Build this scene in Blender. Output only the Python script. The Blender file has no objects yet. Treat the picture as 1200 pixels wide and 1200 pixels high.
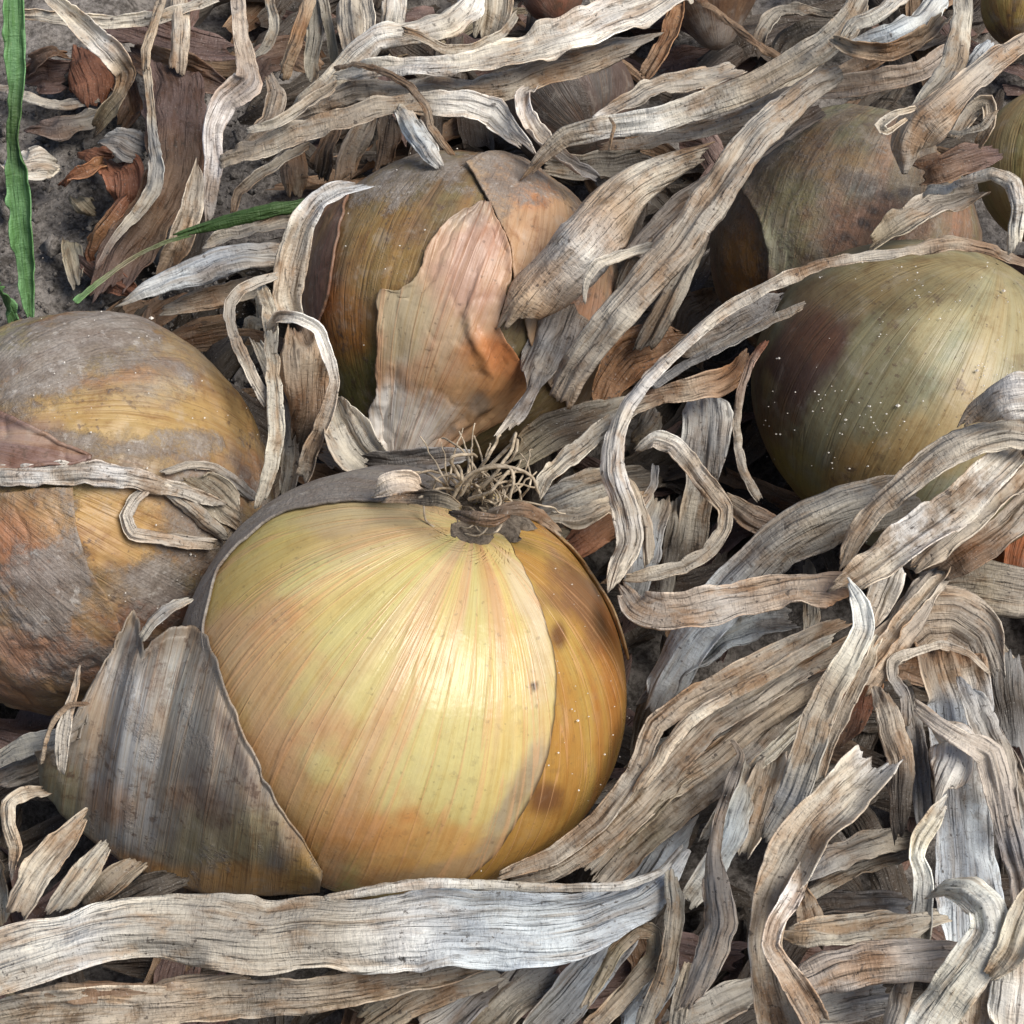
import bpy, math, random
import numpy as np
from mathutils import Vector

# ------------------------------------------------------------------ scene, camera, light
scene = bpy.context.scene
COL = scene.collection
TILT = math.radians(38)                       # the camera looks down, 38 degrees off plumb
DIST, TGT = 0.42, np.array([0., 0., .03])
FPX = 1200 * DIST / 0.195
DV = np.array([0., math.sin(TILT), -math.cos(TILT)])
RT = np.array([1., 0., 0.])
UP = np.array([0., math.cos(TILT), math.sin(TILT)])
CAMP = TGT - DV * DIST
cam_data = bpy.data.cameras.new('camera')
cam = bpy.data.objects.new('camera', cam_data)
COL.objects.link(cam)
cam.location = CAMP.tolist()
cam.rotation_euler = (TILT, 0, 0)
cam_data.sensor_width = 36
cam_data.lens = 36 * FPX / 1200
cam_data.clip_start = 0.005
cam_data.clip_end = 200
scene.camera = cam

SUN_EL, SUN_AZ = math.radians(58), math.radians(112)     # azimuth clockwise from +y
world = bpy.data.worlds.new('World')
scene.world = world
world.use_nodes = True
wn = world.node_tree
bg = wn.nodes['Background']
sky = wn.nodes.new('ShaderNodeTexSky')
sky.sky_type = 'NISHITA'
sky.sun_disc = False
sky.sun_elevation = SUN_EL
sky.sun_rotation = SUN_AZ
sky.air_density = 1.0
sky.dust_density = 3.0
sky.ozone_density = 1.0
bg.inputs['Strength'].default_value = 0.065
wn.links.new(sky.outputs[0], bg.inputs['Color'])
sun_data = bpy.data.lights.new('sun', 'SUN')
sun_data.energy = 2.5
sun_data.angle = math.radians(36)
sun_data.color = (1.0, 0.95, 0.88)
sun = bpy.data.objects.new('sun', sun_data)
COL.objects.link(sun)
sdir = Vector((math.sin(SUN_AZ) * math.cos(SUN_EL), math.cos(SUN_AZ) * math.cos(SUN_EL), math.sin(SUN_EL)))
sun.rotation_euler = sdir.to_track_quat('Z', 'Y').to_euler()
vs = scene.view_settings
vs.view_transform = 'Standard'
vs.look = 'None'
vs.gamma = 1
vs.use_curve_mapping = False
vs.exposure = 0.74

# ------------------------------------------------------------------ small maths
RNG = np.random.default_rng(7)

def hash3(ix, iy, iz, seed):
    h = (ix.astype(np.int64) * 374761393 + iy.astype(np.int64) * 668265263 + iz.astype(np.int64) * 2147483647 + seed * 1274126177) & 0xffffffff
    h = ((h ^ (h >> 13)) * 1274126177) & 0xffffffff
    h = ((h ^ (h >> 16)) * 2246822519) & 0xffffffff
    return ((h ^ (h >> 15)) & 0xffffff) / float(0xffffff) * 2 - 1

def vnoise(p, seed=0):
    """smooth value noise in -1..1, p is (N,3)"""
    p = np.asarray(p, float)
    i = np.floor(p)
    f = p - i
    f = f * f * f * (f * (f * 6 - 15) + 10)
    i = i.astype(np.int64)
    out = 0
    for dx in (0, 1):
        wx = f[:, 0] if dx else 1 - f[:, 0]
        for dy in (0, 1):
            wy = f[:, 1] if dy else 1 - f[:, 1]
            for dz in (0, 1):
                wz = f[:, 2] if dz else 1 - f[:, 2]
                out = out + wx * wy * wz * hash3(i[:, 0] + dx, i[:, 1] + dy, i[:, 2] + dz, seed)
    return out

def fbm(p, seed=0, octv=4, gain=.5):
    a, s, t = 1., 0., 0.
    p = np.asarray(p, float)
    for k in range(octv):
        s = s + a * vnoise(p * (2.03 ** k), seed + 17 * k)
        t += a
        a *= gain
    return s / t

def n1(v, freq, seed):
    v = np.atleast_1d(v)
    return vnoise(np.stack([v * freq, np.full_like(v, .37), np.full_like(v, .71)], 1), seed)

def sstep(a, b, x):
    t = np.clip((x - a) / (b - a + 1e-9), 0, 1)
    return t * t * (3 - 2 * t)

def nrm(v):
    return v / (np.linalg.norm(v, axis=-1, keepdims=True) + 1e-12)

def S(r, g, b):
    """sRGB 0-255 to linear"""
    c = np.array([r, g, b]) / 255.
    return np.where(c <= .04045, c / 12.92, ((c + .055) / 1.055) ** 2.4)

def ray(px, py):
    dx = (np.asarray(px, float) - 600) / FPX
    dy = -(np.asarray(py, float) - 600) / FPX
    return DV + dx[..., None] * RT + dy[..., None] * UP

def P(px, py, zmm):
    """world point at height z (mm) that is seen at this place of the photograph (1200 px wide)"""
    r = ray(px, py)
    t = (np.asarray(zmm, float) / 1000. - CAMP[2]) / r[..., 2]
    return CAMP + r * t[..., None]

def proj(p):
    q = np.asarray(p) - CAMP
    d = q @ DV
    return 600 + (q @ RT) / d * FPX, 600 - (q @ UP) / d * FPX, d

def mesh_obj(name, verts, faces, mat, parent=None, smooth=True, col=None, vecs=None, uv=None):
    """verts (N,3), faces (M,4) or (M,3) int array -> one linked mesh object"""
    verts = np.asarray(verts, np.float32)
    faces = np.asarray(faces, np.int32)
    k = faces.shape[1]
    me = bpy.data.meshes.new(name)
    me.vertices.add(len(verts))
    me.vertices.foreach_set('co', verts.ravel())
    me.loops.add(faces.size)
    me.loops.foreach_set('vertex_index', faces.ravel())
    me.polygons.add(len(faces))
    me.polygons.foreach_set('loop_start', np.arange(0, faces.size, k, dtype=np.int32))
    me.polygons.foreach_set('loop_total', np.full(len(faces), k, np.int32))
    me.polygons.foreach_set('use_smooth', np.full(len(faces), smooth))
    me.update(calc_edges=True)
    if col is not None:
        a = me.attributes.new('tint', 'FLOAT_COLOR', 'POINT')
        a.data.foreach_set('color', np.asarray(col, np.float32).ravel())
    if vecs is not None:
        a = me.attributes.new('grain', 'FLOAT_VECTOR', 'POINT')
        a.data.foreach_set('vector', np.asarray(vecs, np.float32).ravel())
    me.materials.append(mat)
    o = bpy.data.objects.new(name, me)
    COL.objects.link(o)
    if parent is not None:
        o.parent = parent
    return o

def recenter(o):
    """puts the object's origin at its own middle, so it can be picked up and moved"""
    me = o.data
    n = len(me.vertices)
    co = np.empty(n * 3, np.float32)
    me.vertices.foreach_get('co', co)
    co = co.reshape(-1, 3)
    c = co.mean(0)
    me.vertices.foreach_set('co', (co - c).ravel())
    o.location = c.tolist()

def tag(o, label=None, cat=None, group=None, kind=None):
    if label: o['label'] = label
    if cat: o['category'] = cat
    if group: o['group'] = group
    if kind: o['kind'] = kind
    return o

def grid_faces(nu, nv, wrap=False):
    """vertex index = v*nu + u"""
    u = np.arange(nu if wrap else nu - 1)
    v = np.arange(nv - 1)
    U, V = np.meshgrid(u, v)
    U, V = U.ravel(), V.ravel()
    U2 = (U + 1) % nu
    return np.stack([V * nu + U, V * nu + U2, (V + 1) * nu + U2, (V + 1) * nu + U], 1)

# ------------------------------------------------------------------ materials
def new_mat(name):
    m = bpy.data.materials.new(name)
    m.use_nodes = True
    nt = m.node_tree
    b = nt.nodes['Principled BSDF']
    return m, nt, b

class NT:
    """terse node wiring"""
    def __init__(s, nt): s.nt = nt
    def node(s, typ, **kw):
        n = s.nt.nodes.new(typ)
        for k, v in kw.items(): setattr(n, k, v)
        return n
    def put(s, sock, v):
        if isinstance(v, bpy.types.NodeSocket): s.nt.links.new(v, sock)
        elif v is not None: sock.default_value = v
    def math(s, op, a, b=None, c=None, clamp=False):
        n = s.node('ShaderNodeMath', operation=op, use_clamp=clamp)
        s.put(n.inputs[0], a); s.put(n.inputs[1], b)
        if c is not None: s.put(n.inputs[2], c)
        return n.outputs[0]
    def vmul(s, v, xyz):
        n = s.node('ShaderNodeVectorMath', operation='MULTIPLY')
        s.put(n.inputs[0], v); n.inputs[1].default_value = xyz
        return n.outputs[0]
    def noise(s, vec, scale, detail=3, rough=.55, dist=0.):
        n = s.node('ShaderNodeTexNoise')
        s.put(n.inputs['Vector'], vec)
        n.inputs['Scale'].default_value = scale
        n.inputs['Detail'].default_value = detail
        n.inputs['Roughness'].default_value = rough
        n.inputs['Distortion'].default_value = dist
        return n.outputs['Fac']
    def ramp(s, fac, a, b, lo=0., hi=1.):
        n = s.node('ShaderNodeMapRange', interpolation_type='SMOOTHSTEP')
        s.put(n.inputs[0], fac)
        n.inputs[1].default_value = a; n.inputs[2].default_value = b
        n.inputs[3].default_value = lo; n.inputs[4].default_value = hi
        return n.outputs[0]
    def mix(s, fac, a, b, blend='MIX'):
        n = s.node('ShaderNodeMix', data_type='RGBA', blend_type=blend)
        s.put(n.inputs[0], fac)
        for sock, v in ((n.inputs[6], a), (n.inputs[7], b)):
            if isinstance(v, (tuple, list, np.ndarray)): v = tuple(v)[:3] + (1,)
            s.put(sock, v)
        return n.outputs[2]
    def bump(s, h, strength, dist, prev=None):
        n = s.node('ShaderNodeBump')
        n.inputs['Strength'].default_value = strength
        n.inputs['Distance'].default_value = dist
        s.put(n.inputs['Height'], h)
        if prev is not None: s.put(n.inputs['Normal'], prev)
        return n.outputs[0]

def attr(T, name, out):
    n = T.node('ShaderNodeAttribute', attribute_name=name)
    return n.outputs[out]

def leaf_material(name='dry_leaf', green=False):
    # grain vector: x across the blade (cm), y along it (cm), z a number of its own per leaf
    m, nt, b = new_mat(name)
    T = NT(nt)
    g = attr(T, 'grain', 'Vector')
    tint = attr(T, 'tint', 'Color')
    worn = attr(T, 'tint', 'Alpha')
    fib = T.noise(T.vmul(g, (26, .9, 1)), 1.0, 3, .6, .2)
    fine = T.noise(T.vmul(g, (64, 2.6, 1)), 1.0, 3, .6)
    band = T.noise(T.vmul(g, (7, .55, 2.3)), 1.0, 3, .55, .5)
    cloud = T.noise(T.vmul(g, (1.5, .8, 1)), 1.0, 4, .6, .4)
    cloud2 = T.noise(T.vmul(g, (2.6, 1.0, 3.1)), 1.0, 5, .65, .3)
    cloud3 = T.noise(T.vmul(g, (2.1, 1.4, 5.3)), 1.0, 3, .6)
    band2 = T.noise(T.vmul(g, (4.2, .28, 7.1)), 1.0, 2, .5, .6)
    spot = T.noise(T.vmul(g, (11, 9, 4.2)), 1.0, 3, .6)
    cross = T.noise(T.vmul(g, (5, 13, 3.3)), 1.0, 3, .6, .8)
    fleck = T.noise(T.vmul(g, (19, 2.6, 1.7)), 1.0, 3, .6)
    grit = T.noise(T.vmul(g, (24, 24, 1)), 1.0, 3, .7)
    c = tint
    if green:
        c = T.mix(T.ramp(fib, .35, .65), T.mix(1, c, (.72, .78, .6), 'MULTIPLY'), c)
        c = T.mix(T.ramp(fleck, .66, .74, 0, .5), c, (.35, .36, .2))
    else:
        brown = T.mix(1., c, (.80, .59, .41), 'MULTIPLY')
        pale = T.mix(1., c, (1.42, 1.42, 1.38), 'MULTIPLY')
        dark = T.mix(1., c, (.26, .215, .17), 'MULTIPLY')
        own = T.noise(T.vmul(g, (0, 0, 13.7)), 1.0, 0, .5)             # every leaf has weathered in its own way
        own2 = T.noise(T.vmul(g, (0, 0, 29.3)), 1.0, 0, .5)
        fibrous = T.math('MULTIPLY', T.ramp(cloud3, .42, .62, .06, 1), T.ramp(own, .36, .64, .12, 1.1))                 # some stretches are fibrous, some smooth like paper
        c = T.mix(T.math('MULTIPLY', T.ramp(cloud2, .46, .62, 0, .9), worn), c, brown)
        c = T.mix(T.ramp(cloud, .46, .62, 0, .8), c, pale)
        c = T.mix(T.ramp(band, .55, .68, 0, .6), c, T.mix(1., c, (1.30, 1.30, 1.29), 'MULTIPLY'))
        c = T.mix(T.ramp(band, .46, .32, 0, .55), c, T.mix(1., c, (.62, .49, .37), 'MULTIPLY'))
        rib = T.math('ABSOLUTE', T.math('SUBTRACT', band2, .5))
        c = T.mix(T.math('MULTIPLY', T.ramp(rib, .020, .003, 0, .45), fibrous), c, dark)
        c = T.mix(T.math('MULTIPLY', T.ramp(fib, .43, .31, 0, .45), fibrous), c, dark)
        c = T.mix(T.math('MULTIPLY', T.ramp(fine, .45, .32, 0, .22), fibrous), c, dark)
        c = T.mix(T.math('MULTIPLY', T.ramp(fine, .57, .70, 0, .4), fibrous), c, T.mix(1., c, (1.25, 1.25, 1.24), 'MULTIPLY'))
        flk = T.math('MULTIPLY', T.ramp(fleck, .58, .66, 0, .6), T.ramp(cloud2, .44, .56, 0, 1))
        c = T.mix(flk, c, (.05, .04, .032))
        c = T.mix(T.math('MULTIPLY', T.ramp(spot, .62, .68, 0, .8), T.ramp(cloud, .58, .48)), c, (.075, .06, .05))
        c = T.mix(T.math('MULTIPLY', T.ramp(grit, .55, .72, 0, .8), T.ramp(own2, .35, .65, .2, 1)), c, (.13, .105, .08))
        c = T.mix(T.math('MULTIPLY', T.ramp(T.noise(T.vmul(g, (1.3, 1.1, 9.1)), 1.0, 5, .7), .54, .66, 0, .75), T.ramp(own2, .45, .62)), c, T.mix(1., c, (.50, .42, .34), 'MULTIPLY'))
        c = T.mix(T.ramp(grit, .40, .27, 0, .5), c, (.62, .60, .56))
    nt.links.new(c, b.inputs['Base Color'])
    b.inputs['Roughness'].default_value = .54 if not green else .45
    b.inputs['Specular IOR Level'].default_value = .36
    rb_ = T.math('ABSOLUTE', T.math('SUBTRACT', T.noise(T.vmul(g, (4.2, .28, 7.1)), 1.0, 2, .5, .6), .5))
    n1_ = T.bump(T.math('MINIMUM', rb_, .08), .6, .006)
    n1_ = T.bump(cross, .4, .0013, n1_)
    n1_ = T.bump(fib, .4, .0007, n1_)
    n2_ = T.bump(fine, .3, .0003, n1_)
    n3_ = T.bump(band, .6, .0022, n2_)
    nt.links.new(n3_, b.inputs['Normal'])
    tr = T.node('ShaderNodeBsdfTranslucent')
    nt.links.new(c, tr.inputs['Color'])
    mx = T.node('ShaderNodeMixShader')
    mx.inputs[0].default_value = .24
    out = nt.nodes['Material Output']
    nt.links.new(b.outputs[0], mx.inputs[1]); nt.links.new(tr.outputs[0], mx.inputs[2])
    nt.links.new(mx.outputs[0], out.inputs['Surface'])
    return m

def skin_material(name, rough=.40, vein=.5, vein_col=(.62, .30, .10), grit=.35, bump=.5, mottle=.5):
    # grain vector: (cos th, sin th, polar angle); tint alpha: how much dry dirt lies there
    m, nt, b = new_mat(name)
    T = NT(nt)
    g = attr(T, 'grain', 'Vector')
    tint = attr(T, 'tint', 'Color')
    dirt = attr(T, 'tint', 'Alpha')
    tc = T.node('ShaderNodeTexCoord').outputs['Object']
    st = T.noise(T.vmul(g, (16, 16, .9)), 1.0, 4, .6)
    fi = T.noise(T.vmul(g, (42, 42, 2.2)), 1.0, 3, .65)
    ve = T.noise(T.vmul(g, (9.5, 9.5, .5)), 1.0, 2, .5, .15)
    pa = T.noise(tc, 60, 5, .65)
    sp = T.noise(tc, 900, 2, .5)
    gr = T.noise(tc, 1500, 3, .7)
    c = tint
    c = T.mix(T.ramp(st, .36, .64, .0, .4), c, T.mix(1, c, (1.2, 1.18, 1.1), 'MULTIPLY'))
    c = T.mix(T.ramp(fi, .52, .36, 0, .45), c, T.mix(1, c, (.80, .68, .50), 'MULTIPLY'))
    line = T.math('ABSOLUTE', T.math('SUBTRACT', ve, .5))
    c = T.mix(T.ramp(line, .022, .004, 0, vein), c, vein_col)
    c = T.mix(T.ramp(pa, .52, .70, 0, .40), c, T.mix(1, c, (.88, .66, .46), 'MULTIPLY'))
    mo = T.noise(tc, 170, 6, .7, .3)
    mo2 = T.noise(tc, 420, 4, .65)
    c = T.mix(T.ramp(mo, .50, .68, 0, mottle), c, T.mix(1, c, (.62, .50, .42), 'MULTIPLY'))
    c = T.mix(T.ramp(mo, .47, .33, 0, mottle * .7), c, T.mix(.5, c, (.42, .38, .32)))
    c = T.mix(T.math('MULTIPLY', T.ramp(mo2, .56, .66, 0, mottle), T.ramp(pa, .48, .58)), c, (.10, .065, .045))
    c = T.mix(T.ramp(sp, .66, .74, 0, grit), c, (.09, .06, .04))
    dm = T.math('ADD', dirt, T.math('MULTIPLY', T.math('SUBTRACT', T.noise(tc, 330, 6, .75), .5), 1.5))
    dm = T.math('ADD', dm, T.math('MULTIPLY', T.math('SUBTRACT', T.noise(tc, 1300, 4, .75), .5), 1.2))
    dm = T.math('MULTIPLY', T.ramp(dm, .15, .95), T.ramp(dirt, .02, .3))
    dcol = T.mix(T.ramp(gr, .3, .7), (.215, .19, .165), (.32, .29, .26))
    dcol = T.mix(T.ramp(T.noise(tc, 190, 5, .7), .38, .62, 0, .75), dcol, T.mix(1, dcol, (.58, .52, .48), 'MULTIPLY'))
    dcol = T.mix(T.ramp(mo2, .58, .68, 0, .7), dcol, (.46, .43, .39))
    c = T.mix(T.math('MULTIPLY', dm, .9), c, dcol)
    nt.links.new(c, b.inputs['Base Color'])
    r = T.math('ADD', T.math('MULTIPLY', dm, .9 - rough), T.math('ADD', rough - .08, T.math('MULTIPLY', pa, .16)))
    nt.links.new(r, b.inputs['Roughness'])
    b.inputs['Specular IOR Level'].default_value = .42
    h = T.math('ADD', T.math('MULTIPLY', st, .6), T.math('MULTIPLY', fi, .4))
    nn = T.bump(T.ramp(line, .03, .0), .25, .0005)
    nn = T.bump(h, bump, .0008, nn)
    nn = T.bump(pa, .35, .0012, nn)
    nn = T.bump(T.math('MULTIPLY', T.math('ADD', gr, 1.2), dm), .5, .0005, nn)
    nt.links.new(nn, b.inputs['Normal'])
    return m

def plain_material(name, c1, c2, scale=600, rough=.85, bump=.6, dist=.001):
    m, nt, b = new_mat(name)
    T = NT(nt)
    tc = T.node('ShaderNodeTexCoord').outputs['Object']
    a = T.noise(tc, scale, 5, .7)
    big = T.noise(tc, scale / 9, 4, .6)
    f = T.math('ADD', T.math('MULTIPLY', a, .6), T.math('MULTIPLY', big, .4))
    nt.links.new(T.mix(T.ramp(f, .38, .62), c1, c2), b.inputs['Base Color'])
    b.inputs['Roughness'].default_value = rough
    b.inputs['Specular IOR Level'].default_value = .2
    nt.links.new(T.bump(a, bump, dist), b.inputs['Normal'])
    return m

M_LEAF = leaf_material('dry_leaf')
M_GREEN = leaf_material('green_blade', True)
M_FLAP = skin_material('flap_skin', .40, .35, (.36, .16, .08), .45, .4, .3)
M_GOLD = skin_material('gold_skin', .28, .45, (.56, .31, .15), .3, .4, .2)
M_SKIN = skin_material('bulb_skin', .46, .3, (.22, .12, .06), .55, .6, .8)
M_SOIL = plain_material('dry_soil', (.075, .066, .058), (.30, .275, .25), 700, .95, .9, .0015)
M_ROOT = plain_material('dry_root', (.26, .20, .13), (.56, .47, .35), 900, .8, .4, .0004)
M_SAND = plain_material('sand_grain', (.55, .5, .43), (.85, .82, .76), 3000, .4, .1, .0001)
# ------------------------------------------------------------------ onions
ONIONS = []

class Onion:
    def __init__(s, name, cx, cy, rp, sink, pole, b=.9, bump=0., bumpw=.35, far=0., seed=1, lump=.012, rib=.004, dimple=0., twist=0.):
        s.name, s.seed, s.b, s.bump, s.bumpw, s.far, s.lump, s.rib, s.dimple = name, seed, b, bump, bumpw, far, lump, rib, dimple
        R = .03
        for _ in range(30):
            c = P(cx, cy, sink * R * 1000)
            R = rp * ((c - CAMP) @ DV) / FPX
        s.C, s.R = P(cx, cy, sink * R * 1000), R
        # the pole is the bulb's end that shows (root plate or neck)
        off = np.array([pole[0] - cx, -(pole[1] - cy)]) / rp
        q = min(np.linalg.norm(off), .97) / max(np.linalg.norm(off), 1e-6)
        off = off * q
        v = nrm(CAMP - s.C)
        x = nrm(RT - v * (RT @ v))
        y = np.cross(v, x)
        s.axis = nrm(off[0] * x + off[1] * y + math.sqrt(max(0, 1 - off @ off)) * v)
        e1 = nrm(np.cross(s.axis, v + .01 * x))
        s.M = np.stack([e1, np.cross(s.axis, e1), s.axis], 0)      # rows: local axes in the world
        ONIONS.append(s)
    def rad(s, d):
        """d: local unit directions (N,3) -> distance from the centre"""
        ca = np.clip(d[:, 2], -1, 1)
        sa2 = 1 - ca * ca
        al = np.arccos(ca)
        r = 1 / np.sqrt(sa2 + ca * ca / s.b ** 2)
        r = r + s.bump * np.exp(-(al / s.bumpw) ** 2) + s.far * np.exp(-((math.pi - al) / .32) ** 2)
        r = r - s.dimple * np.exp(-(al / .2) ** 2)
        r = r + s.lump * fbm(d * 1.7, s.seed, 3)
        if s.lump > .015: r = r + s.lump * .30 * fbm(d * 6.5, s.seed + 40, 3) - s.lump * .25 * np.exp(-(fbm(d * np.array([4, 4, 2.5]), s.seed + 44, 3) / .05) ** 2)
        th = np.arctan2(d[:, 1], d[:, 0])
        rr = np.stack([np.cos(th) * 5, np.sin(th) * 5, al * .4], 1)
        r = r + s.rib * vnoise(rr, s.seed + 5) * np.sqrt(sa2)
        return r * s.R
    def world(s, d, lift=0.):
        return s.C + (d * (s.rad(d) + lift)[:, None]) @ s.M
    def local(s, p):
        q = (np.asarray(p) - s.C) @ s.M.T
        l = np.linalg.norm(q, axis=1)
        return q / l[:, None], l
    def hit(s, px, py):
        """first point of the bulb seen at these pixels; off the outline, the nearest outline point. -> points, missed"""
        r = nrm(ray(px, py))
        tc = ((s.C - CAMP) * r).sum(-1)
        ts = tc[:, None] + np.linspace(-1.45, .6, 160)[None] * s.R
        p = CAMP + r[:, None] * ts[..., None]
        d, l = s.local(p.reshape(-1, 3))
        f = (l - s.rad(d)).reshape(ts.shape)
        ins = f < 0
        anyin = ins.any(1)
        k = np.where(anyin, ins.argmax(1), f.argmin(1))
        ii = np.arange(len(r))
        k0 = np.maximum(k - 1, 0)
        f0, f1 = f[ii, k0], f[ii, k]
        w = np.where(anyin & (k > 0), f0 / (f0 - f1 + 1e-12), 1.)
        t = ts[ii, k0] * (1 - w) + ts[ii, k] * w
        return CAMP + r * t[:, None], ~anyin
    def angles(s, px, py):
        p, _ = s.hit(np.array(px, float), np.array(py, float))
        d, _ = s.local(p)
        return np.arccos(np.clip(d[:, 2], -1, 1)), np.arctan2(d[:, 1], d[:, 0])

def fix_twist(o):
    pass

def dirs_of(al, th):
    return np.stack([np.sin(al) * np.cos(th), np.sin(al) * np.sin(th), np.cos(al)], 1)

def blob_mask(px, py, x, y, r, nz, ry=None, ang=0.):
    ry = ry or r
    c, s_ = math.cos(math.radians(ang)), math.sin(math.radians(ang))
    u = ((px - x) * c + (py - y) * s_) / r
    v = (-(px - x) * s_ + (py - y) * c) / ry
    return sstep(-.45, .5, 1 - np.sqrt(u * u + v * v) + nz * min(1., max(r, ry) / 60))

def paint(o, d, spec, lift=0.):
    """skin colour and dirt of the points with local directions d. spec: base, layers [(colour, freq_round, freq_along, lo, hi, strength, seed)],
    blobs [(x, y, rx, ry, angle, colour or 'dirt', strength)]; stains stay with the skin."""
    al = np.arccos(np.clip(d[:, 2], -1, 1)); th = np.arctan2(d[:, 1], d[:, 0])
    mer = np.stack([np.cos(th), np.sin(th), al], 1)
    col = np.tile(np.asarray(spec['base'], float), (len(d), 1))
    dirt = np.full(len(d), float(spec.get('dirt', 0.)))
    for (c, fr, fa, lo, hi, st, sd) in spec.get('layers', ()):
        nz = fbm(mer * np.array([fr, fr, fa]), sd + o.seed * 31, 4)
        m = sstep(lo, hi, nz)[:, None] * st
        if isinstance(c, str): dirt = np.maximum(dirt, m[:, 0])
        else: col = col * (1 - m) + np.asarray(c) * m
    p = o.world(d, lift)
    px, py, dep = proj(p)
    facing = ((CAMP - p) * (d @ o.M)).sum(1) > -.1 * o.R
    nz = fbm(d * 5, 91 + o.seed, 5, .6)
    for (x, y, rx, ry, ang, c, st) in spec.get('blobs', ()):
        m = blob_mask(px, py, x, y, rx, nz, ry, ang) * st * facing
        if isinstance(c, str): dirt = np.maximum(dirt, m) if c == 'dirt' else dirt * (1 - m)
        else: col = col * (1 - m[:, None]) + np.asarray(c) * m[:, None]
    if 'line' in spec:                                             # a seam's shadow line, put into the colour as a dark stripe
        fn, wd, lc, ls = spec['line']
        q = (np.angle(np.exp(1j * (th - fn(al)))) * np.sin(al)) / wd
        m = (np.exp(-q * q) * ls * sstep(.2, .35, al))[:, None]
        col = col * (1 - m) + np.asarray(lc) * m
    return np.concatenate([col, np.clip(dirt, 0, 1)[:, None]], 1), mer

def dirt_lift(o, d, dirt):
    return o.R * .005 * sstep(.1, 1., dirt + fbm(d * 14, 5, 3) * .3) * (1 + .6 * fbm(d * 22, 8, 3))

def onion_root(o, label, group='onions lying in the bed'):
    e = bpy.data.objects.new('onion', None)
    e.empty_display_size = .01
    e.location = (o.C[0], o.C[1], max(o.C[2] - o.R, 0))
    COL.objects.link(e)
    tag(e, label, 'onion', group)
    o.root = e
    return e

def child(ob, root):
    """parents without moving; also gives the part an origin of its own"""
    recenter(ob)
    ob.parent = root
    ob.location = (Vector(ob.location) - root.location)
    return ob

def bulb(o, spec, mat, na=150, nt=240, name='bulb'):
    al = np.linspace(.012, math.pi - .012, na)
    th = np.linspace(-math.pi, math.pi, nt, endpoint=False)
    A, Tt = np.meshgrid(al, th, indexing='ij')
    d = dirs_of(A.ravel(), Tt.ravel())
    col, mer = paint(o, d, spec)
    p = o.world(d, dirt_lift(o, d, col[:, 3]))
    return child(mesh_obj(name, p, grid_faces(nt, na, True), mat, None, True, col, mer), o.root)

def patch(o, name, a0, a1, thA, thB, spec, mat, lift=.0006, edge=.0008, na=110, nt=90, ragA=0., ragB=0., seed=3, thick=.00035, endrag=.06, bulge=None, wave=0., rim=None):
    """a piece of skin lying on the bulb between polar angles a0..a1 and two borders thA(al), thB(al)"""
    s_ = np.linspace(0, 1, na)
    t_ = np.linspace(0, 1, nt) ** 1.6
    SS, TT = np.meshgrid(s_, t_, indexing='ij')
    al0 = a0 + SS * (a1 - a0)
    ta, tb = thA(al0), thB(al0)
    sa = np.maximum(np.sin(al0), .15)
    ra = ragA * (n1(al0.ravel(), 9, seed) + .6 * n1(al0.ravel(), 26, seed + 1)).reshape(al0.shape) / sa
    rb = ragB * (n1(al0.ravel(), 9, seed + 2) + .6 * n1(al0.ravel(), 26, seed + 3)).reshape(al0.shape) / sa
    th = (ta + ra) * (1 - TT) + (tb + rb) * TT
    e = endrag * (n1(th.ravel() * 1.0, 7, seed + 4) + .7 * n1(th.ravel(), 23, seed + 5)).reshape(al0.shape)
    al = al0 + e * (1 - 2 * SS) * np.abs(1 - 2 * SS)
    d = dirs_of(al.ravel(), th.ravel())
    col, mer = paint(o, d, spec, lift)
    if rim is not None:
        k_ = sstep(rim[1], 0, TT.ravel())[:, None] * rim[2]
        col[:, :3] = col[:, :3] * (1 - k_) + np.asarray(rim[0]) * k_
    ed = np.minimum(np.minimum(TT, 1 - TT) * 1.0, np.minimum(SS, 1 - SS)).ravel()
    lf = lift + edge * np.exp(-(ed / .035) ** 2) * (.6 + .4 * fbm(d * 6, seed + 9, 2)) + o.R * .004 * (fbm(d * 4, seed + 12, 3))
    if wave: lf = lf + wave * np.abs(fbm(mer * np.array([7, 7, .8]), seed + 14, 3))
    if bulge is not None: lf = lf + bulge(SS.ravel(), TT.ravel())
    lf = np.maximum(lf, .00025)
    lf = lf + dirt_lift(o, d, col[:, 3])
    p = o.world(d, lf)
    ob = child(mesh_obj(name, p, grid_faces(nt, na), mat, None, True, col, mer), o.root)
    md = ob.modifiers.new('thickness', 'SOLIDIFY')
    md.thickness = thick
    md.offset = 0
    return ob

def border(o, pts, shift=0.):
    """a border through photograph points -> function polar angle -> longitude"""
    a, t = o.angles([p[0] for p in pts], [p[1] for p in pts])
    k = np.argsort(a)
    a, t = a[k], np.unwrap(t[k])
    return lambda x: np.interp(x, a, t) + shift

def tube(pts, rad, n=6):
    """round thread through pts (N,3) with radii (N,)"""
    pts = np.asarray(pts)
    t = nrm(np.gradient(pts, axis=0))
    ref = np.array([.31, .17, .93])
    a = nrm(np.cross(t, ref)); b = np.cross(t, a)
    ph = np.linspace(0, 2 * math.pi, n, endpoint=False)
    v = pts[:, None] + rad[:, None, None] * (np.cos(ph)[None, :, None] * a[:, None] + np.sin(ph)[None, :, None] * b[:, None])
    return v.reshape(-1, 3), grid_faces(n, len(pts), True)

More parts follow.
